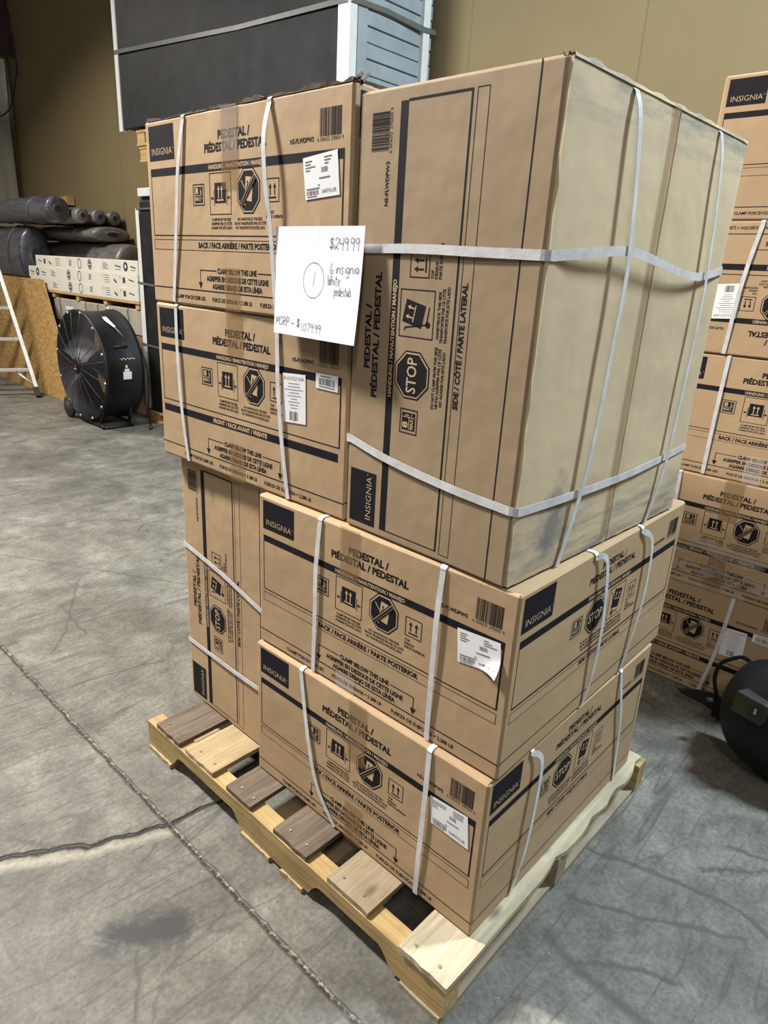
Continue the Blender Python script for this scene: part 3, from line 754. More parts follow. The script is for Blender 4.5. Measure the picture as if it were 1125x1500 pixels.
Eb = carton('topmost left carton of the pallet load, with torn dark top edge, above the banded carton', oE, -.0088, dE, 'up', ART_BACK, 17.9)
strap_front(Eb, dE, rel(oE, [(1.096, 1.834), (1.119, 1.736), (1.142, 1.596), (1.176, 1.408)]), .005)
strap_front(Eb, dE, rel(oE, [(.756, 1.834), (.759, 1.768), (.751, 1.676), (.742, 1.595), (.735, 1.406)]), .020)
tape(Eb, 0, .402, .27, .4397, .066, .12); tape(Eb, 0, .402, .33, .4397, .060, .10, 'tape', 'cleartape'); tape(Eb, 0, .402, .0, .10, .062)
sticker('shipping_label', Eb, [fx(dE, .626, .119), fx(dE, .728, .109), fx(dE, .737, .188), fx(dE, .636, .195)], ship_parts(7))
def ragged(root, d, n, z, amp, lo, hi, dep, mat='torn', name='top_flap', sd=0):
    """torn flap liner standing a little proud of the top edge"""
    mb = MB()
    def h(y): return max(0.0012, amp*(.35+noise.noise(Vector((y*14, sd, 0)))*.6+noise.noise(Vector((y*45, sd, 3)))*.35))
    ys = [lo+(hi-lo)*i/n for i in range(n+1)]; b = len(mb.v)
    for y in ys:
        k = h(y); mb.v += [(.001+.006*noise.noise(Vector((y*20, sd, 7)))*.4, y, z), (.001, y, z+k), (dep, y, z+k*.8+.002), (dep, y, z)]
    for i in range(n):
        for k in range(4): mb.face((b+4*i+k, b+4*i+4+k, b+4*i+4+(k+1) % 4, b+4*i+(k+1) % 4))
    mb.face((b, b+1, b+2, b+3)); mb.face((b+4*n+3, b+4*n+2, b+4*n+1, b+4*n))
    return mb.build(name, mat, root)
ragged(Eb, dE, 90, dE[2]-.001, .017, .004, dE[1]*.62, .30, 'torn', 'top_flap', 2)
ragged(Eb, dE, 60, dE[2]-.001, .011, dE[1]*.62, dE[1]-.01, .30, 'torn', 'top_flap', 9)
tb = MB()
for i in range(7):
    a = i*.9; p = Vector((.012+.008*math.sin(a*2), .010+.006*math.cos(a*3), dE[2]-.004)); q = p+Vector((.012*math.cos(a), -.016*abs(math.sin(a))-.002, .012+.006*math.sin(a*1.7)))
    tb.poly([p+Vector((0, .008, 0)), p-Vector((0, .004, .002)), q-Vector((0, .004, 0)), q+Vector((.003, .004, .004))]); tb.poly([p+Vector((.002, .008, 0)), q+Vector((.003, .004, .004)), q-Vector((0, .004, 0)), p-Vector((0, .004, .002))])
tb.build('torn_corner', 'torn', Eb)

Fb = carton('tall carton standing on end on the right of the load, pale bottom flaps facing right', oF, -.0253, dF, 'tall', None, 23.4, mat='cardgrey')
strap_round(Fb, dF, rel(oF, [(.484, 1.553), (.334, 1.555), (.182, 1.552), (.068, 1.550)]), relx(oF, [(.150, 1.550), (.228, 1.558), (.366, 1.569), (.473, 1.560), (.598, 1.544), (.735, 1.538), (.885, 1.556)]), .0165, .002, .016)
strap_round(Fb, dF, rel(oF, [(.484, 1.170), (.368, 1.148), (.207, 1.130), (.074, 1.122)]), relx(oF, [(.150, 1.121), (.338, 1.119), (.591, 1.121), (.885, 1.137)]), .0165, .002, .004)
strap_side(Fb, dF, relx(oF, [(.335, 1.815), (.345, 1.757), (.371, 1.555), (.363, 1.387), (.350, 1.162), (.307, .972)]), .016, .0145, .0085)
strap_side(Fb, dF, relx(oF, [(.720, 1.815), (.735, 1.746), (.764, 1.546), (.762, 1.337), (.750, 1.109), (.714, .972)]), .012, .0125, .0085)
sx = .523-oF.x
def flap(x0, x1, z0, z1, sd, name='bottom_flap'):
    mb = MB(); N, K = 26, 30; b = len(mb.v)
    def P(u, v):
        x = x0+(x1-x0)*u; z = z0+(z1-z0)*v
        e = min(u*(x1-x0), (1-u)*(x1-x0), v*(z1-z0), (1-v)*(z1-z0))
        j = .0022*noise.noise(Vector((x*30, z*30, sd)))
        if u in (0, 1): x += j
        if v in (0, 1): z += j
        dent = .0016*noise.noise(Vector((x*7, z*5, sd)))+.0008*noise.noise(Vector((x*25, z*6, sd)))
        return (x, -.0080+dent*.5+(.0012 if e < .001 else 0), z)
    mb.grid(lambda u, v: P(u, v), N, K, 0, True)
    for u0, u1, v0, v1 in ((0, 1, 0, 0), (1, 1, 0, 1), (1, 0, 1, 1), (0, 0, 1, 0)):
        for i in range(20):
            a = P(u0+(u1-u0)*i/20, v0+(v1-v0)*i/20); c = P(u0+(u1-u0)*(i+1)/20, v0+(v1-v0)*(i+1)/20)
            mb.poly([(a[0], .0005, a[2]), (c[0], .0005, c[2]), c, a])
    return mb.build(name, 'flap', Fb)
flap(.003, sx-.0034, .004, dF[2]-.004, 3); flap(sx+.0034, dF[0]-.004, .004, dF[2]-.004, 8)
gap = MB(); gap.box((sx-.003, -.0008, .004), (sx+.003, -.0002, dF[2]-.004)); gap.build('seam_shade_strip', 'torn', Fb)  # dark strip in the slit between the flaps, stands for its shade
for a, b2 in ((.02, dF[2]),):
    for s_, x in ((0, sx-.0185),):
        mb = MB(); mb.ribbon([((x, -.0098, a+(b2-a)*i/14), (0, -1, 0)) for i in range(15)], .030, .0002); mb.build('tape', 'tape', Fb)
ragged_top = MB()
for i in range(40):
    x0, x1 = .004+(dF[0]-.008)*i/40, .004+(dF[0]-.008)*(i+1)/40
    h0, h1 = [max(.0008, .007*(.3+noise.noise(Vector((x*22, 4, 1)))*.9)) for x in (x0, x1)]
    ragged_top.poly([(x0, -.0085, dF[2]-.004), (x1, -.0085, dF[2]-.004), (x1, -.007, dF[2]+h1), (x0, -.007, dF[2]+h0)])
    ragged_top.poly([(x1, -.001, dF[2]-.003), (x0, -.001, dF[2]-.003), (x0, -.007, dF[2]+h0), (x1, -.007, dF[2]+h1)])
ragged_top.build('torn_edge', 'flap', Fb)
tb = MB(); 
for i in range(6):
    a = i*1.1; p = Vector((.006, .004+.002*i, dF[2]-.006)); q = p+Vector((.006*math.cos(a), -.008*math.sin(a), .009))
    tb.poly([p, p+Vector((.008, -.003, 0)), q+Vector((.005, 0, 0)), q]); tb.poly([q, q+Vector((.005, 0, 0)), p+Vector((.008, -.003, 0)), p])
tb.build('torn_corner', 'torn', Fb)

# ------------------------------------------------------------------ hand-written price sheet
GL = {'$': [[(.5,.82),(.25,.9),(.1,.72),(.3,.55),(.5,.38),(.35,.15),(.02,.2)],[(.27,1.02),(.22,-.05)],[(.38,1.02),(.34,-.05)]],
 '2': [[(.08,.75),(.3,.98),(.5,.8),(.42,.5),(.2,.12),(.05,.02),(.0,.15),(.15,.28),(.35,.1),(.52,.02)]], '4': [[(.1,.95),(.06,.5),(.45,.5)],[(.48,.98),(.42,-.1)]],
 '9': [[(.46,.85),(.25,.97),(.08,.75),(.2,.52),(.42,.68),(.47,.9),(.42,.3),(.38,-.12)]], '.': [[(.0,.0),(.06,.04)]], ',': [[(.06,.06),(.0,-.15)]],
 '6': [[(.3,1.0),(.1,.6),(.1,.1),(.3,.0),(.48,.15),(.35,.36),(.14,.25)]], '1': [[(.2,1.0),(.2,-.05)]], '0': [[(.25,.95),(.06,.6),(.1,.1),(.28,.0),(.46,.35),(.42,.8),(.25,.95)]],
 '7': [[(.02,.92),(.48,.95),(.2,-.05)]], '-': [[(.05,.35),(.4,.38)]], ' ': [],
 'i': [[(.15,.55),(.15,.0)],[(.15,.75),(.17,.79)]], 'n': [[(.05,.55),(.05,.0)],[(.05,.4),(.25,.57),(.4,.45),(.42,.0)]], 's': [[(.38,.52),(.15,.55),(.1,.4),(.36,.2),(.25,.02),(.03,.05)]],
 'g': [[(.4,.5),(.2,.57),(.05,.3),(.2,.05),(.4,.25),(.42,.55),(.4,-.25),(.2,-.4),(.03,-.28)]], 'a': [[(.4,.5),(.2,.57),(.05,.28),(.2,.02),(.38,.2),(.42,.55),(.44,.0)]],
 'W': [[(.02,.95),(.1,.1),(.25,.02),(.36,.6),(.45,.05),(.6,.1),(.68,.95)]], 'h': [[(.05,.95),(.05,.0)],[(.05,.35),(.25,.55),(.4,.4),(.42,.0)]], 't': [[(.2,.9),(.2,.05),(.35,.02)],[(.05,.6),(.38,.62)]],
 'e': [[(.05,.3),(.4,.34),(.3,.55),(.1,.5),(.05,.2),(.2,.0),(.42,.08)]], 'p': [[(.05,.55),(.05,-.4)],[(.05,.4),(.25,.57),(.42,.3),(.25,.02),(.06,.12)]], 'd': [[(.4,.5),(.2,.57),(.05,.28),(.2,.02),(.4,.2)],[(.42,.95),(.42,.0)]],
 'o': [[(.22,.55),(.05,.28),(.2,.0),(.4,.28),(.22,.55)]], 'l': [[(.15,.95),(.15,.0)]], 'M': [[(.02,.0),(.1,.95),(.28,.3),(.5,.95),(.58,.0)]], 'N': [[(.02,.0),(.08,.95),(.45,.05),(.52,.98)]],
 'S': [[(.48,.85),(.25,.98),(.08,.75),(.42,.35),(.3,.02),(.03,.1)]], 'R': [[(.06,.0),(.08,.95),(.4,.9),(.42,.6),(.1,.5),(.5,.0)]], 'D': [[(.06,.0),(.08,.95),(.4,.85),(.48,.45),(.3,.05),(.04,.02)]], 'P': [[(.06,-.05),(.08,.95),(.42,.9),(.45,.6),(.1,.48)]]}
GW = {'W': .74, 'M': .66, 'N': .6, 'i': .26, 'l': .26, '1': .32, '.': .14, ',': .16, '$': .6, ' ': .3}
SW, SH = .279, .222
sheet_p = Print()
def scribble(txt, x0, x1, y, h, w=.0011, slope=0.0):
    tot = sum(GW.get(c, .54) for c in txt); k = (x1-x0)/tot; x = x0; rd = random.Random(len(txt))
    for c in txt:
        for st in GL[c]:
            P = [Vector((q[0], q[1])) for q in st]
            if len(P) > 2:
                S = []
                for i in range(len(P)-1):
                    a, b, cc, d = P[max(i-1, 0)], P[i], P[i+1], P[min(i+2, len(P)-1)]
                    for j in range(4):
                        t = j/4; S.append(.5*((2*b)+(-a+cc)*t+(2*a-5*b+4*cc-d)*t*t+(-a+3*b-3*cc+d)*t**3))
                P = S+[P[-1]]
            Q = [(x+p.x*k, y+slope*(x-x0)-p.y*h) for p in P]
            for a, b in zip(Q, Q[1:]):
                if math.hypot(b[0]-a[0], b[1]-a[1]) > 1e-6: sheet_p.line(*a, *b, w)
        x += GW.get(c, .54)*k
scribble('$249.99', .178, .268, .043, .022); scribble('6 insignia', .185, .272, .089, .020, .0011, -.02); scribble('White', .180, .220, .111, .020); scribble('pedestals', .203, .256, .131, .018)
scribble('MSRP - $', .008, .098, .203, .018, .0013); scribble('1,079.99', .100, .172, .208, .016)
cpt = [(.134+.034*math.cos(t*math.pi/20), .105+.035*math.sin(t*math.pi/20)) for t in range(41)]
for a, b in zip(cpt, cpt[1:]): sheet_p.line(*a, *b, .0010)
sheet_p.line(.139, .088, .133, .118, .0010)
sheet = thing('paper_sign', 'white paper sheet with handwritten price taped over the top left cartons', 'sign', (.139, .450, 1.371))
def sfn(x, y, e):
    u, v = x/SW, y/SH
    off = .006+.010*v*v+.020*max(0, u-.25)**1.5*v+.006*math.sin(u*3.0)*v+.006*u
    return (-off-e, SW*(1-u)-.004*v, SH*(1-v)-.004*u*v*0)
mb = MB(); mb.grid(lambda u, v: sfn(v*SW, u*SH, 0), 16, 20, 0, True); mb.grid(lambda u, v: sfn(SW-v*SW, u*SH, -.0004), 16, 20, 0, True)
sheet_p.put(mb, lambda x, y, e: sfn(x, y, e+.0004), {1: 1}, .0003); mb.build('sheet', ['paper', 'pen'], sheet)
mb = MB(); mb.grid(lambda u, v: sfn(.128+.020*v, -.018+.052*u, .0012) if u > .34 else (lambda q: (q[0], q[1], SH+.018*(1-u/.34)))(sfn(.128+.020*v, 0, .0012)), 12, 3, 0, True); mb.build('tape', 'cleartape', sheet)

# ------------------------------------------------------------------ second stack of cartons at the right
SX = 1.72; sd5 = (.845, .767, .4315); g2 = 'stacked cartons behind the pallet on the right'
def stack_box(i, left, label, ori, art, seed, xo=0):
    o = Vector((SX+xo, left-.767, .434*i)); return carton(label, o, 0, sd5, ori, art, seed, g2), o
b5, o5 = stack_box(0, .5735, 'lowest carton of the right background stack, on the floor behind the black helmet', 'up', ART_FRONT, 31)
strap_front(b5, sd5, rel(o5, [(.016, .433), (.031, .212), (.061, .004)]), .003)
sticker('product_label', b5, [fx(sd5, .551, .122), fx(sd5, .631, .117), fx(sd5, .634, .231), fx(sd5, .551, .237)], spec_parts())
sticker('barcode_label', b5, [fx(sd5, .650, .107), fx(sd5, .720, .106), fx(sd5, .720, .141), fx(sd5, .650, .140)], small_parts())
b4, o4 = stack_box(1, .468, 'second carton from the floor in the right background stack, covered in shiny tape', 'up', ART_FRONT, 37, -.004)
strap_front(b4, sd5, rel(o4, [(.297, .866), (.294, .768), (.290, .438)]), .003)
tape(b4, 0, .40, .28, .433, .066, .08); tape(b4, 0, .40, 0, .15, .062)
tape(b4, -.0004, .43, .0, .02, .30, None, 'tape', 'cleartape'); 
mb = MB(); mb.ribbon([((-.002-.003*math.sin(i), .70-.7*i/16, .16+.012*math.sin(i*1.3)), (-1, 0, .25*math.sin(i*2.1))) for i in range(17)], .06, .0003); mb.build('tape', 'cleartape', b4)
mb = MB(); mb.ribbon([((-.002-.003*math.sin(i), .66-.5*i/16, .072+.010*math.sin(i*1.7)), (-1, 0, .3*math.sin(i*1.9))) for i in range(17)], .05, .0003); mb.build('tape', 'cleartape', b4)
b3, o3 = stack_box(2, .424, 'middle carton of the right background stack, upright print under the upside-down carton', 'up', ART_BACK, 43, .002)
strap_front(b3, sd5, rel(o3, [(.217, 1.300), (.220, 1.11), (.221, .870)]), .003)
tape(b3, 0, .36, .27, .433, .066); tape(b3, 0, .40, 0, .10, .06, None, 'tape', 'cleartape')
b2, o2 = stack_box(3, .438, 'upside-down carton in the right background stack, inverted print and white label', 'inverted', ART_FRONT, 47, -.003)
strap_front(b2, sd5, rel(o2, [(.202, 1.733), (.226, 1.539), (.237, 1.304)]), .003)
fi = lambda u, v: (0, u, v)
sticker('product_label', b2, [fi(.634, .231), fi(.551, .237), fi(.551, .122), fi(.631, .117)][2:]+[fi(.634, .231), fi(.551, .237)], spec_parts())
b1, o1 = stack_box(4, .4142, 'top carton of the right background stack, against the tan wall', 'up', ART_BACK, 53, .004)
tape(b1, 0, .38, .30, .433, .06)

# ------------------------------------------------------------------ welding helmet beside the stack
hm = thing('welding_helmet', 'black welding helmet lying on the floor before the right carton stack', 'helmet', (1.42, -.305, 0))
mb = MB()
def shell(u, v):
    a = (u-.5)*math.pi*1.15; b = (v-.5)*math.pi*.98
    x = -.20*math.cos(a)*math.cos(b)*(1.0); y = .222*math.sin(a)*math.cos(b)**.7; z = .190+.195*math.sin(b)
    return (x+.03, y, max(z-.0, .002))
mb.grid(lambda u, v: shell(u, v), 28, 24, 0, True); mb.grid(lambda u, v: tuple(c*.97 if i < 2 else .185+(c-.185)*.97 for i, c in enumerate(shell(1-u, v))), 28, 24, 0, True)
mb.build('shell', 'black', hm)
mb = MB(); mb.tube([shell(0, i/20) for i in range(21)], .006, 8); mb.tube([shell(1, i/20) for i in range(21)], .006, 8); mb.build('shell_rim', 'greyplastic', hm)
hl = MB()
def HT(x, y, z):                                           # housing frame: x outward, y sideways, z up
    q = Matrix.Rotation(-.25, 3, 'Z') @ Matrix.Rotation(.18, 3, 'Y') @ Vector((x, y, z)); return (q.x-.110, q.y+.105, q.z+.272)
hl.rbox((-.045, -.055, -.035), (.03, .045, .04), .008, 0, HT, 2, 0, 0)
lh = hl.build('lens_housing', 'greyplastic', hm)
mb = MB(); mb.poly([HT(-.020, .0465, -.032), HT(-.020, .0465, .030), HT(.060, .066, .020), HT(.060, .066, -.05)]); mb.poly([HT(-.046, .04, -.028), HT(-.046, -.01, -.030), HT(-.046, -.01, .028), HT(-.046, .04, .03)][::-1]); mb.build('lens', 'lens', lh)
mb = MB(); mb.poly([HT(-.047, -.024, -.004), HT(-.047, -.032, -.005), HT(-.047, -.032, .014), HT(-.047, -.024, .015)]); mb.build('sticker', 'steel', lh)
mb = MB(); hp = [(1.60, -.045, .055), (1.60, -.028, .10), (1.60, -.012, .155), (1.60, -.018, .215), (1.60, -.045, .250), (1.60, -.085, .276), (1.60, -.118, .262), (1.59, -.142, .222), (1.56, -.17, .20)]
mb.tube([tuple(p) for p, _ in smooth_path([((x-1.42, y+.305, z), (0, 0, 1)) for x, y, z in hp], 5)], .0075, 8); mb.build('headband', 'black', hm)
mb = MB()
def pad(u, v):                                             # curved leaf-shaped cheek strap
    t = u; x = 1.585+.02*math.sin(t*3); y = -.06+.155*t; w = .062*(1-t)**.6+.001
    return (x-1.42+.012*(v-.5)-.02*t, y+.305, .052+.0*t+(v-.5)*2*w*.55-.030*t*0+.004*math.sin(t*6)+.018*t)
mb.grid(pad, 14, 5, 0, True); mb.grid(lambda u, v: tuple(c+(.004 if i == 0 else 0) for i, c in enumerate(pad(u, 1-v))), 14, 5, 0, True); sp_ = mb.build('side_strap', 'black', hm)
mb = MB(); mb.tube([pad(i/14, 1.0) for i in range(15)], .0018, 5); mb.build('edge_piping', 'fangrill', sp_)
mb = MB(); mb.box((1.575-1.42, -.085+.305, .012), (1.605-1.42, -.035+.305, .085)); mb.build('buckle', 'buckle', hm)
mb = MB(); mb.lathe([(0, .001), (0, .012), (.02, .012), (.022, .001)], (1.46-1.46, -.075+.32, .165), (-.6, .8, 0), 14); mb.build('knob', 'buckle', hm)

# ------------------------------------------------------------------ upper and lower bundles of panels on the left
PX = 2.45
def slab(name, a, b, mat, root, r=.004):
    mb = MB(); o = root.location; mb.rbox(tuple(a[i]-o[i] for i in range(3)), tuple(b[i]-o[i] for i in range(3)), r, 0, None, 2, 0, 0, False); return mb.build(name, mat, root)
up = thing('panel_bundle', 'big strapped bundle of black board and grey slatted panels high behind the cartons', 'panels', (2.84, 4.4, 2.575))
slab('front_panel', (PX, 2.99, 2.575), (PX+.03, 5.83, 3.95), 'panelblack', up)
slab('corner_post', (PX-.012, 5.80, 2.56), (PX+.03, 5.862, 3.95), 'white', up); slab('corner_post', (PX-.012, 2.94, 2.575), (PX+.055, 3.045, 3.95), 'white', up); slab('corner_post', (3.10, 2.925, 2.60), (3.165, 2.99, 3.95), 'white', up)
slab('core', (PX+.035, 2.99, 2.58), (3.19, 5.80, 3.93), 'slatdark', up)
slab('slat_frame', (2.515, 2.945, 2.575), (2.60, 2.985, 3.95), 'slat', up)
for i in range(14):
    z = 2.590+.087*i; slab('slat', (2.605, 2.952+.004*(i % 2), z), (3.215, 2.988, z+.080), 'slat', up)
def band_loop(root, pts, w, name='strap', mat='bandgrey'):
    mb = MB(); o = root.location; mb.ribbon([((p[0]-o[0], p[1]-o[1], p[2]-o[2]), n) for p, n in pts], w, .0012); return mb.build(name, mat, root)
band_loop(up, [((3.23, 5.866, 3.16), (0, 1, 0)), ((PX, 5.866, 3.16), (-.5, .8, 0)), ((PX-.016, 5.85, 3.164), (-1, 0, 0)), ((PX-.006, 4.07, 3.065), (-1, 0, 0)), ((PX-.016, 2.96, 3.028), (-1, 0, 0)), ((PX-.004, 2.932, 3.028), (-.5, -.9, 0)), ((2.75, 2.936, 3.045), (0, -1, 0)), ((3.10, 2.920, 3.03), (0, -1, 0)), ((3.22, 2.920, 3.04), (.4, -1, 0)), ((3.23, 2.95, 3.04), (1, 0, 0))], .030)
lo = thing('panel_bundle', 'tall dark bundle of panels with white edge trim standing behind the drum fan', 'panels', (2.84, 5.0, .105))
slab('front_panel', (PX, 3.6, .105), (PX+.03, 5.615, 1.99), 'panelblack', lo); slab('core', (PX+.03, 3.6, .108), (3.19, 5.66, 2.03), 'slatdark', lo)
slab('top_rail', (PX-.004, 3.6, 2.032), (3.17, 5.63, 2.100), 'white', lo)
mb = MB(); 
for (ya, yb, za, zb) in ((5.612, 5.700, .12, 1.935),):
    N = 18
    def strip(u, v): 
        z = za+(zb-za)*u; return (PX-.010-2.84, 5.617-5.0+(.088-.012*abs(math.sin(u*3.1)))*v+.02*(u-.5)**2-(.055*(u-.45) if u > .45 else 0)*v, z-.105)
    mb.grid(strip, N, 2, 0, False); mb.grid(lambda u, v: (strip(u, 1-v)[0]+.05, strip(u, 1-v)[1], strip(u, 1-v)[2]), N, 2, 0, False)
    mb.grid(lambda u, v: (strip(u, 1)[0]+.05*v, strip(u, 1)[1], strip(u, 1)[2]), N, 1, 0, False)
mb.build('edge_trim', 'white', lo)
band_loop(lo, [((3.19, 5.712, 1.30), (0, 1, 0)), ((PX-.014, 5.712, 1.30), (-.5, .5, 0)), ((PX-.016, 5.69, 1.30), (-1, 0, 0)), ((PX-.004, 5.5, 1.285), (-1, 0, 0)), ((PX-.004, 3.62, 1.26), (-1, 0, 0))], .02)
band_loop(lo, [((3.19, 5.712, .74), (0, 1, 0)), ((PX-.014, 5.712, .74), (-.5, .5, 0)), ((PX-.016, 5.69, .74), (-1, 0, 0)), ((PX-.004, 5.5, .73), (-1, 0, 0)), ((PX-.004, 3.62, .70), (-1, 0, 0))], .02)
band_loop(lo, [((3.19, 5.672, 1.93), (0, 1, 0)), ((PX-.002, 5.672, 1.93), (-.5, .5, 0)), ((PX-.012, 5.66, 1.93), (-1, 0, 0)), ((PX-.004, 3.62, 1.93), (-1, 0, 0))], .014)
def block_pallet(label, x0, x1, y0, y1, z0, z1, mat='w_shelf'):
    p = thing('wooden_pallet', label, 'pallet', ((x0+x1)/2, (y0+y1)/2, z0)); h = z1-z0
    slab('deck', (x0, y0, z1-.18*h), (x1, y1, z1), mat, p, .003)
    slab('base_deck', (x0, y0, z0), (x1, y1, z0+.16*h), mat, p, .003)
    n = max(3, int((y1-y0)/.7)+1)
    for i in range(n):
        for j in range(2):
            yc = y0+.07+(y1-y0-.14)*i/(n-1); xc = (x0+.075) if j == 0 else (x1-.075)
            slab('block', (xc-.07, yc-.065, z0+.16*h), (xc+.07, yc+.065, z1-.18*h), mat, p, .004)
    return p
block_pallet('pine block pallet directly beneath the big upper panel bundle', PX+.02, 3.17, 3.05, 5.63, 2.435, 2.558)
block_pallet('pine block pallet lying just under another pallet, high on the left', PX+.03, 3.17, 3.05, 5.61, 2.310, 2.434)
block_pallet('low pine pallet on the floor under the tall dark panel bundle', PX-.02, 3.17, 3.6, 5.62, 0, .104)
sp = MB(); sp.rbox((PX+.12, 3.5, 2.101), (3.12, 5.30, 2.309), .006, 0, None, 2); tag(sp.build('spacer_crate', 'w_shelf'), 'plain pine spacer crate between the lower panel bundle and the raised pallets', 'crate')

# ------------------------------------------------------------------ cartons on the crate pallet
cp = thing('wooden_pallet', 'pine pallet on top of the grey carton, carrying three long white cartons', 'pallet', (2.83, 7.0, 1.045))
slab('deck', (PX, 5.74, 1.095), (3.20, 9.75, 1.120), 'w_shelf', cp, .003)
for y in (5.80, 6.46, 7.10, 7.72, 8.3, 9.68): slab('block', (PX+.01, y-.035, 1.045), (3.19, y+.035, 1.0945), 'w_shelf', cp, .003)
def long_carton(label, y0, y1, z0, flip, x=PX):
    L = y1-y0; mb = MB(); mb.rbox((0, 0, 0), (.30, L, .122), .003, 0, None, 2); p = Print(); s = -1 if flip else 1
    def X(q): return q*L if not flip else (1-q)*L
    def circ(q, r): 
        for k in range(18): a, b = 2*math.pi*k/18, 2*math.pi*(k+1)/18; p.line(X(q)+r*math.cos(a), .062+.048*math.sin(a), X(q)+r*math.cos(b), .062+.048*math.sin(b), .010)
    circ(.52, .040); circ(.42, .040)
    p.poly([(X(.42)+.030*math.cos(t*math.pi/6), .062+.036*math.sin(t*math.pi/6)) for t in range(12)], 1); p.line(X(.42)-.02, .062, X(.42)+.02, .062, .012, 2, 2)
    p.frame(X(.615)-.028, .034, X(.615)+.028, .086, .006); p.line(X(.615)-.02, .08, X(.615)+.02, .04, .012)
    p.poly([(X(.10)+.045*math.cos(t*math.pi/6), .058+.045*math.sin(t*math.pi/6)) for t in range(12)], 1); p.poly([(X(.10)+.018*math.cos(t*math.pi/6), .056+.018*math.sin(t*math.pi/6)) for t in range(12)], 2, 2)
    for q, w in ((.04, .10), (.165, .12)):
        p.line(X(q)-w/2, .052, X(q)+w/2, .066, .012); p.line(X(q)-w*.4, .085, X(q)+w*.4, .090, .006)
    for k in range(4): p.rect(X(.27)-.07, .035+.016*k, X(.27)-.07+.08+.04*(k % 2), .041+.016*k)
    for k in range(4): p.rect(X(.755)-.04, .025+.022*k, X(.755)+.06, .030+.022*k)
    p.rect(X(.725)-.012, .02, X(.725)+.012, .05, 3); p.rect(X(.865)-.012, .02, X(.865)+.014, .05, 3); p.rect(X(.895)-.025, .035, X(.895)+.025, .088); p.line(X(.83)-.04, .06, X(.83)+.02, .09, .02); p.line(X(.95)-.05, .05, X(.95)+.05, .066, .012)
    p.put(mb, lambda a, b, e: (-e, L-a, .122-b), {1: 1, 2: 0, 3: 2}, .0006)
    o = mb.build('long_carton', ['carton', 'cartonink', 'yellow']); o.location = (x, y0, z0); return tag(o, label, 'box', 'long white cartons on the pine pallet')
long_carton('lowest of three long white cartons lying on the pine pallet', 5.74, 8.30, 1.1205, False)
long_carton('middle one of three long white cartons stacked on the pine pallet', 5.74, 8.34, 1.2430, False, PX+.004)
long_carton('top one of three long white cartons, below the wrapped rolls', 5.74, 8.12, 1.3655, True, PX+.012)
gc = thing('long_box', 'dusty grey long carton hooked with wires behind the drum fan', 'box', (2.6, 6.7, .80))
slab('carton_body', (PX+.02, 5.725, .80), (3.18, 7.75, 1.044), 'greycarton', gc, .01)
mb = MB(); mb.poly([(PX+.018-2.6, -.25, .235), (PX+.018-2.6, -.35, .235), (PX+.018-2.6, -.35, .15), (PX+.018-2.6, -.25, .15)]); mb.build('label_tag', 'label', gc)
mb = MB(); mb.poly([(PX+.018-2.6, .55, .17), (PX+.018-2.6, .75, .17), (PX+.018-2.6, .75, .13), (PX+.018-2.6, .55, .13)][::-1]); mb.build('label_tag', 'label', gc)
for y in (6.9, 6.62, 6.35, 5.98, 7.55):
    mb = MB(); mb.tube([(PX+.12-2.6, y-6.7, .246), (PX+.03-2.6, y-6.7+.02, .262), (PX+.006-2.6, y-6.7+.02, .22), (PX+.004-2.6, y-6.7-.01, .12), (PX+.005-2.6, y-6.7+.03, .02)], .0035, 6); mb.build('wire_hook', 'wire', gc)
bc = MB(); bc.rbox((PX+.03, 5.73, .0), (3.18, 7.7, .799), .01, 0, None, 2); tag(bc.build('brown_box', 'browncarton'), 'plain brown carton on the floor behind the drum fan, under the grey carton', 'box')

# ------------------------------------------------------------------ film-wrapped rolls above the cartons
def roll(label, x, y0, y1, z, r, mat, core=True, squash=1.0, sd=0, parts=True):
    mb = MB(); N = 20; n = 28; b = len(mb.v); L = y1-y0
    prof = [(-.004, .30), (-.002, .62), (.004, .84), (.018, .95), (.04, 1)]+[(L*i/N, 1) for i in range(1, N)]+[(L-.02, 1), (L, .93), (L, .55)]
    for d, k in prof:
        for j in range(n):
            th = 2*math.pi*j/n; w = 1+.035*noise.noise(Vector((d*3, math.cos(th)*1.3+sd, math.sin(th)*1.3)))
            mb.v.append((r*k*w*math.cos(th), d, r*squash*k*w*math.sin(th)))
    for i in range(len(prof)-1):
        for j in range(n): mb.face((b+i*n+j, b+(i+1)*n+j, b+(i+1)*n+(j+1) % n, b+i*n+(j+1) % n)[::-1], 0, i < len(prof)-3)
    mb.face([b+j for j in range(n)], 1 if core else 0); mb.face([b+(len(prof)-1)*n+j for j in range(n)][::-1], 1)
    root = thing('wrapped_roll', label, 'roll', (x, y0, z), 0, 'plastic wrapped rolls above the white cartons'); mb.build('roll_body', [mat, 'filmcore'], root)
    for q in (.25, .72):
        mb = MB(); mb.tube([(r*1.01*math.cos(t*math.pi/14), L*q+.02*math.sin(t*math.pi/7), r*squash*1.01*math.sin(t*math.pi/14)) for t in range(28)], .006, 5, 0, True); mb.build('film_band', 'film', root)
    return root
roll('navy wrapped roll on the very top of the pile at far left', 2.52, 7.50, 9.50, 1.967, .135, 'filmblue', sd=1)
roll('slim grey wrapped roll on top, right next to the navy roll', 2.745, 7.42, 9.2, 1.925, .084, 'film', sd=2)
roll('slim grey wrapped roll on top, second right of the navy roll', 2.928, 7.40, 9.0, 1.925, .084, 'film', sd=3)
roll('slim grey wrapped roll on top, rightmost of the pile', 3.112, 7.42, 8.8, 1.925, .084, 'film', sd=4)
roll('wide flat grey wrapped bundle in the middle layer of the pile', 2.985, 7.24, 9.2, 1.745, .225, 'film', sd=5, squash=.36)
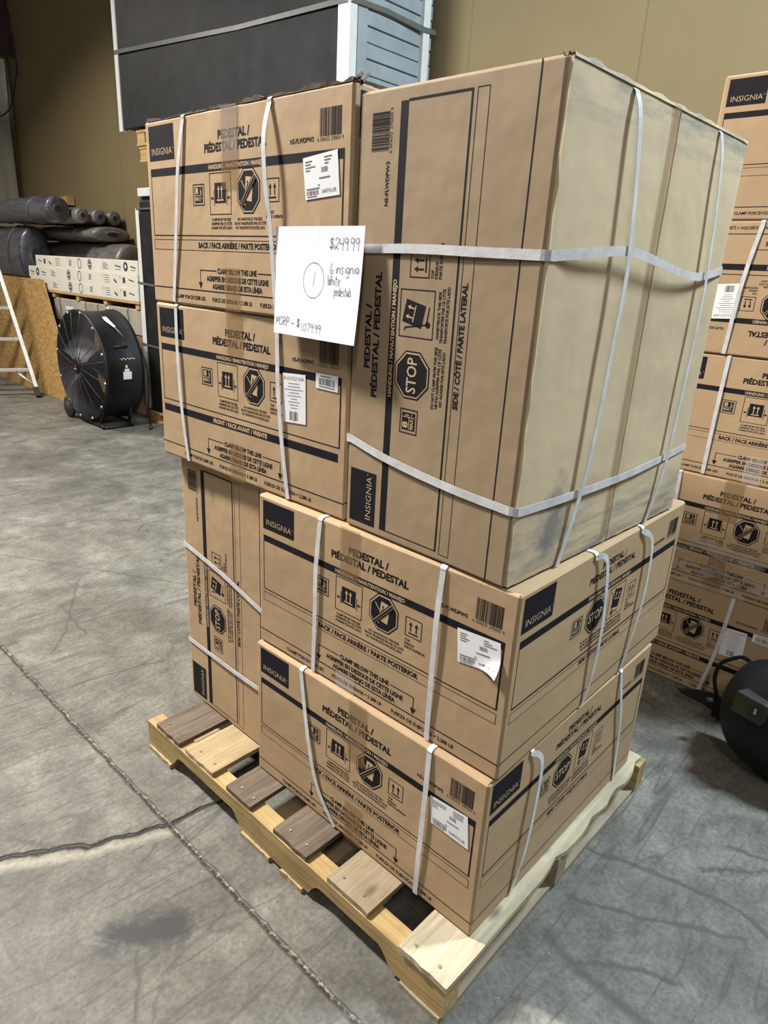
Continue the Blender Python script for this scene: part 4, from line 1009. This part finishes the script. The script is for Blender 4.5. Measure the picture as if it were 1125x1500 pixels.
roll('tall grey wrapped bundle at the bottom of the pile, behind the white cartons', 3.005, 6.84, 9.4, 1.392, .215, 'film', sd=7, squash=1.2)
roll('dark wrapped bundle at the lower left, above the strand board', 2.58, 8.38, 10.0, 1.472, .185, 'filmblue', sd=8, squash=1.82)
mb = MB(); mb.rbox((0, 0, 0), (.10, .24, .10), .004, 0, None, 2); 
o = mb.build('wood_block', 'w_shelf'); o.location = (3.14, 8.70, 2.095); tag(o, 'small pine offcut against the tan wall behind the wrapped rolls', 'wood block')

# ------------------------------------------------------------------ strand board and ladder
ob = MB(); Pq = [Vector((2.20, 10.1, 0)), Vector((2.155, 6.62, 0)), Vector((2.415, 7.86, 1.225)), Vector((2.44, 10.2, 1.225))]
nn = (Pq[1]-Pq[0]).cross(Pq[3]-Pq[0]).normalized()
if nn.x > 0: nn = -nn
ob.poly(Pq[::-1]); ob.poly([p-nn*.012 for p in Pq]); 
for i in range(4): a, b = Pq[i], Pq[(i+1) % 4]; ob.poly([a, b, b-nn*.012, a-nn*.012])
tag(ob.build('strand_board', 'osb'), 'sheet of orange-brown strand board leaning behind the ladder at left', 'board')
ld = thing('step_ladder', 'paint-worn aluminium ladder at the left edge, before the strand board', 'ladder', (2.03, 7.32, 0))
rd_ = Vector((-.95, .30, 0)).normalized(); top = Vector((.04, .86, 1.30)); wv = .52
for s_ in (0, 1):
    o_ = rd_*wv*s_; mb = MB(); N = 14
    t = top.normalized(); a = rd_; b_ = t.cross(a).normalized(); q = [(-.012, -.04), (.024, -.04), (.024, .04), (-.012, .04)]
    bs = len(mb.v)
    for p in (o_+t*.055, o_+top*1.5): mb.v += [tuple(p+a*x+b_*y) for x, y in q]
    for k in range(4): mb.face((bs+k, bs+(k+1) % 4, bs+4+(k+1) % 4, bs+4+k))
    mb.face((bs+3, bs+2, bs+1, bs)); mb.face((bs+4, bs+5, bs+6, bs+7)); mb.build('rail', 'alu', ld)
    mb = MB(); bs = len(mb.v)
    for h in (.0, .09): mb.v += [tuple(o_+t*h/t.z*1.0+a*x*1.5+b_*y*1.12+Vector((0, 0, .0))) for x, y in q]
    zmin = min(v[2] for v in mb.v); mb.v = [(v[0], v[1], max(v[2], 0.001)) for v in mb.v]
    for k in range(4): mb.face((bs+k, bs+(k+1) % 4, bs+4+(k+1) % 4, bs+4+k))
    mb.face((bs+3, bs+2, bs+1, bs)); mb.face((bs+4, bs+5, bs+6, bs+7)); mb.build('rubber_foot', 'rubber', ld)
for f in (.215, .455, .70, .94, 1.18):
    c = top*f; mb = MB(); a = rd_
    mb.box((0, -.038, -.013), (wv, .038, .013), 0, lambda x, y, z: tuple(c+a*x+Vector((0, 0, 1)).cross(a)*y+Vector((0, 0, z)))); mb.build('rung', 'alu', ld)
mb = MB(); mb.tube([tuple(top*.09+rd_*.01), tuple(top*.20+rd_*.15)], .012, 6); mb.build('brace', 'alu', ld)

# ------------------------------------------------------------------ drum fan
fn_ = thing('drum_fan', 'big black industrial drum fan on wheels standing on the floor at left', 'fan', (2.03, 5.82, 0))
fc = Vector((-.16, 0, .545)); R_ = .492; dep = .36; ax = Vector((1, 0, 0))
mb = MB(); mb.lathe([(0, R_), (0, R_+.012), (.03, R_+.012), (.045, R_-.002), (dep*.5, R_-.004), (dep-.045, R_-.002), (dep-.03, R_+.012), (dep, R_+.012), (dep, R_), (dep-.03, R_-.010), (.03, R_-.010), (0, R_)], fc, ax, 64); mb.build('drum', 'fanblack', fn_)
def grill(x, name, rings, spokes):
    mb = MB(); c = fc+ax*x; sgn = -1 if x < .1 else 1
    dome = lambda r: sgn*.035*(1-(r/R_)**2)
    for k in range(1, rings+1):
        r = R_*k/rings*.995; n = 40; mb.tube([(c.x+dome(r), c.y+r*math.cos(2*math.pi*i/n), c.z+r*math.sin(2*math.pi*i/n)) for i in range(n)], .0017, 4, 0, True)
    for k in range(spokes):
        th = 2*math.pi*(k+.5)/spokes; mb.tube([(c.x+dome(r)-.003*sgn*0, c.y+r*math.cos(th), c.z+r*math.sin(th)) for r in (.06, .2, .35, R_)], .0032, 5)
    return mb.build(name, 'fangrill', fn_)
grill(0.0, 'front_grill', 34, 16); grill(dep, 'rear_grill', 22, 12)
mb = MB(); mb.lathe([(0, .001), (-.012, .05), (0, .072), (.02, .072), (.02, .001)], fc+ax*(-.037), ax, 24); hb = mb.build('hub_badge', 'black', fn_)
mb = MB(); o = fc+ax*(-.0515); mb.poly([(o.x, o.y+.018, o.z-.02), (o.x, o.y-.018, o.z-.02), (o.x, o.y-.018, o.z-.028), (o.x, o.y+.018, o.z-.028)], 1); mb.poly([(o.x, o.y+.014, o.z-.015), (o.x, o.y-.014, o.z-.015), (o.x, o.y, o.z+.03)], 0); mb.build('badge_mark', ['redlogo', 'label'], hb)
mb = MB(); mb.lathe([(0, .001), (0, .08), (.15, .085), (.16, .001)], fc+ax*.12, ax, 24); mb.build('motor', 'fanblack', fn_)
for ang in (.45, .45+math.pi, 2.9, 2.9+math.pi*.97):
    mb = MB()
    def bl(u, v):
        r = .07+(R_-.055)*.9*u; w = (.16+.26*u)*(v-.5); th = ang+w/max(r, .12)*.55
        return (fc.x+.13+.18*(v-.5), fc.y+r*math.cos(th), fc.z+r*math.sin(th))
    mb.grid(bl, 10, 8, 0, True); mb.grid(lambda u, v: (bl(u, 1-v)[0]+.003, bl(u, 1-v)[1], bl(u, 1-v)[2]), 10, 8, 0, True); mb.build('blade', 'blade', fn_)
for x in (-.15, .15):
    mb = MB(); o = Vector((x-.02, .36, .105)); mb.lathe([(0, .03), (0, .075), (.006, .102), (.036, .102), (.042, .075), (.042, .03), (0, .03)], o, ax, 28, 0); w_ = mb.build('wheel', 'rubber', fn_)
    mb = MB(); mb.lathe([(-.003, .001), (-.003, .058), (.045, .058), (.045, .001)], o, ax, 20); mb.build('wheel_hub', 'fangrill', w_)
mb = MB(); mb.tube([(-.17, .36, .105), (.17, .36, .105)], .012, 8); mb.build('axle', 'steel', fn_)
for x in (-.135, .14):
    mb = MB(); mb.tube([(x, .36, .105), (x, .10, .045), (x, -.28, .03), (x, -.33, .012)], .016, 8); mb.tube([(x, -.26, .03), (x, -.33, .19)], .014, 6); mb.build('stand_foot', 'fanblack', fn_)
mb = MB(); mb.tube([(-.135, -.33, .014), (.14, -.33, .014)], .013, 8); mb.build('stand_bar', 'fanblack', fn_)
def on_drum(x, th, e=0): return (fc.x+x, fc.y+(R_+e)*math.cos(th), fc.z+(R_+e)*math.sin(th))
def patch(name, x0, x1, t0, t1, mat, par=fn_, e=.003):
    mb = MB(); mb.grid(lambda u, v: on_drum(x0+(x1-x0)*v, t0+(t1-t0)*u, e), 4, 4, 0, True); return mb.build(name, mat, par)
PI = math.pi
patch('rating_label', .165, .245, PI*1.045, PI*1.00, 'label'); patch('label_tab', .18, .225, PI*.998, PI*.985, 'label'); patch('warning_label', .19, .212, PI*.980, PI*.963, 'yellow')
mb = MB(); mb.tube([on_drum(.12, PI*.86, .0), on_drum(.125, PI*.862, .03), on_drum(.23, PI*.862, .03), on_drum(.235, PI*.86, .0)], .009, 8); mb.build('handle', 'fanblack', fn_)
mb = MB(); tg = [(.125, PI*.66, .03), (.17, PI*.655, .025), (.195, PI*.74, .03), (.175, PI*.745, .03), (.125, PI*.69, .03)]; P = [on_drum(*q) for q in tg]; mb.poly(P); mb.poly([(p[0], p[1]-.001, p[2]-.001) for p in P][::-1]); mb.build('hang_tag', 'label', fn_)
mb = MB(); mb.tube([on_drum(.185, PI*.745, .028), on_drum(.24, PI*.80, .006)], .0018, 5); mb.build('tag_string', 'label', fn_)
mb = MB(); 
for i in range(12): th = PI*(.925+.004*math.sin(i*2)); mb.poly([on_drum(.15+.012*i+dx_, th+dt, .0035) for dx_, dt in ((0, 0), (.008, 0), (.008, .02*(.3+abs(math.sin(i*1.9)))), (0, .01))][::-1])
mb.build('paint_scuff', 'label', fn_)
mb = MB()
for k in range(12):
    th = 2*PI*k/12+.2; c = fc+Vector((-.006, (R_-.004)*math.cos(th), (R_-.004)*math.sin(th))); mb.lathe([(0, .001), (-.004, .011), (.006, .012)], c, ax, 10)
mb.build('grill_clip', 'steel', fn_)
cord = [(dep-.16, -.46, .75), (dep-.13, -.51, .55), (dep-.14, -.52, .32), (dep-.15, -.50, .14), (dep-.13, -.53, .02), (dep-.17, -.56, .007), (dep-.15, -.52, .05), (dep-.13, -.50, .28), (dep-.12, -.49, .5)]
mb = MB(); mb.tube([tuple(p) for p, _ in smooth_path([(p, (0, 0, 1)) for p in cord], 5)], .006, 6); mb.build('power_cord', 'black', fn_)

# ------------------------------------------------------------------ left wall hangings
ins = MB()
def quilt(u, v):
    x = 1.2+1.98*u; z = .02+3.86*v; bulge = .13*abs(math.sin(u*PI*1.7+.3))**.6+.05*noise.noise(Vector((u*6, v*3, 0)))+.02*noise.noise(Vector((u*25, v*6, 4)))
    return (x+.03*math.sin(v*5+1)*(u), 10.37-.02-max(0, bulge), z)
ins.grid(quilt, 40, 60, 0, True); ins.grid(lambda u, v: (quilt(u, 1-v)[0], 10.375, quilt(u, 1-v)[2]), 40, 60, 0, True)
tag(ins.build('insulation_blanket', 'vinyl'), 'white vinyl insulation blanket hanging on the left wall', 'insulation')
rc = MB()
def cloth(u, v):
    x = 1.2+2.05*u+.05*math.sin(v*7)*u; z = 3.80+1.1*v+(.10*u+.06*math.sin(u*9)+.05*math.sin(u*23))*(1-v)
    return (x, 10.17-.06*abs(math.sin(u*11))-.03*noise.noise(Vector((u*8, v*4, 2))), z)
rc.grid(cloth, 40, 20, 0, True); rc.grid(lambda u, v: (cloth(u, 1-v)[0], cloth(u, 1-v)[1]+.012, cloth(u, 1-v)[2]), 40, 20, 0, True)
tag(rc.build('red_cloth', 'red'), 'dark red cloth hanging above the white insulation, top left corner', 'cloth')
ct = MB(); ct.tube([tuple(p) for p, _ in smooth_path([((3.21, 10.0, 4.15), (0, 0, 1)), ((3.22, 10.0, 3.80), (0, 0, 1)), ((3.19, 10.0, 3.62), (0, 0, 1)), ((3.10, 10.06, 3.28), (0, 0, 1)), ((2.9, 10.06, 3.12), (0, 0, 1))], 5)], .008, 6)
tag(ct.build('hanging_cord', 'black'), 'thin dark cord drooping in front of the white insulation blanket', 'cord')

# ------------------------------------------------------------------ crumbs on the concrete
db = MB(); rd = random.Random(4)
for _ in range(150):
    x, y = rd.uniform(-1.2, 2.2), rd.uniform(-1.2, 7.0)
    if (-.05 < x < 1.06 and -.05 < y < 1.27) or (x > 1.1 and y < .8): continue
    s_ = rd.uniform(.001, .0032); a = rd.uniform(0, 6.28); e = Vector((math.cos(a), math.sin(a), 0)); g = Vector((-e.y, e.x, 0)); c = Vector((x, y, .0))
    t = [c+e*s_*rd.uniform(.8, 2), c+g*s_, c-e*s_, c-g*s_*rd.uniform(.6, 1)]; tp = c+Vector((0, 0, s_*.7))
    for i in range(4): db.poly([t[i], t[(i+1) % 4], tp])
tag(db.build('floor_crumbs', 'dirt'), 'pale crumbs and chips of debris scattered over the concrete', 'debris', None, 'stuff')
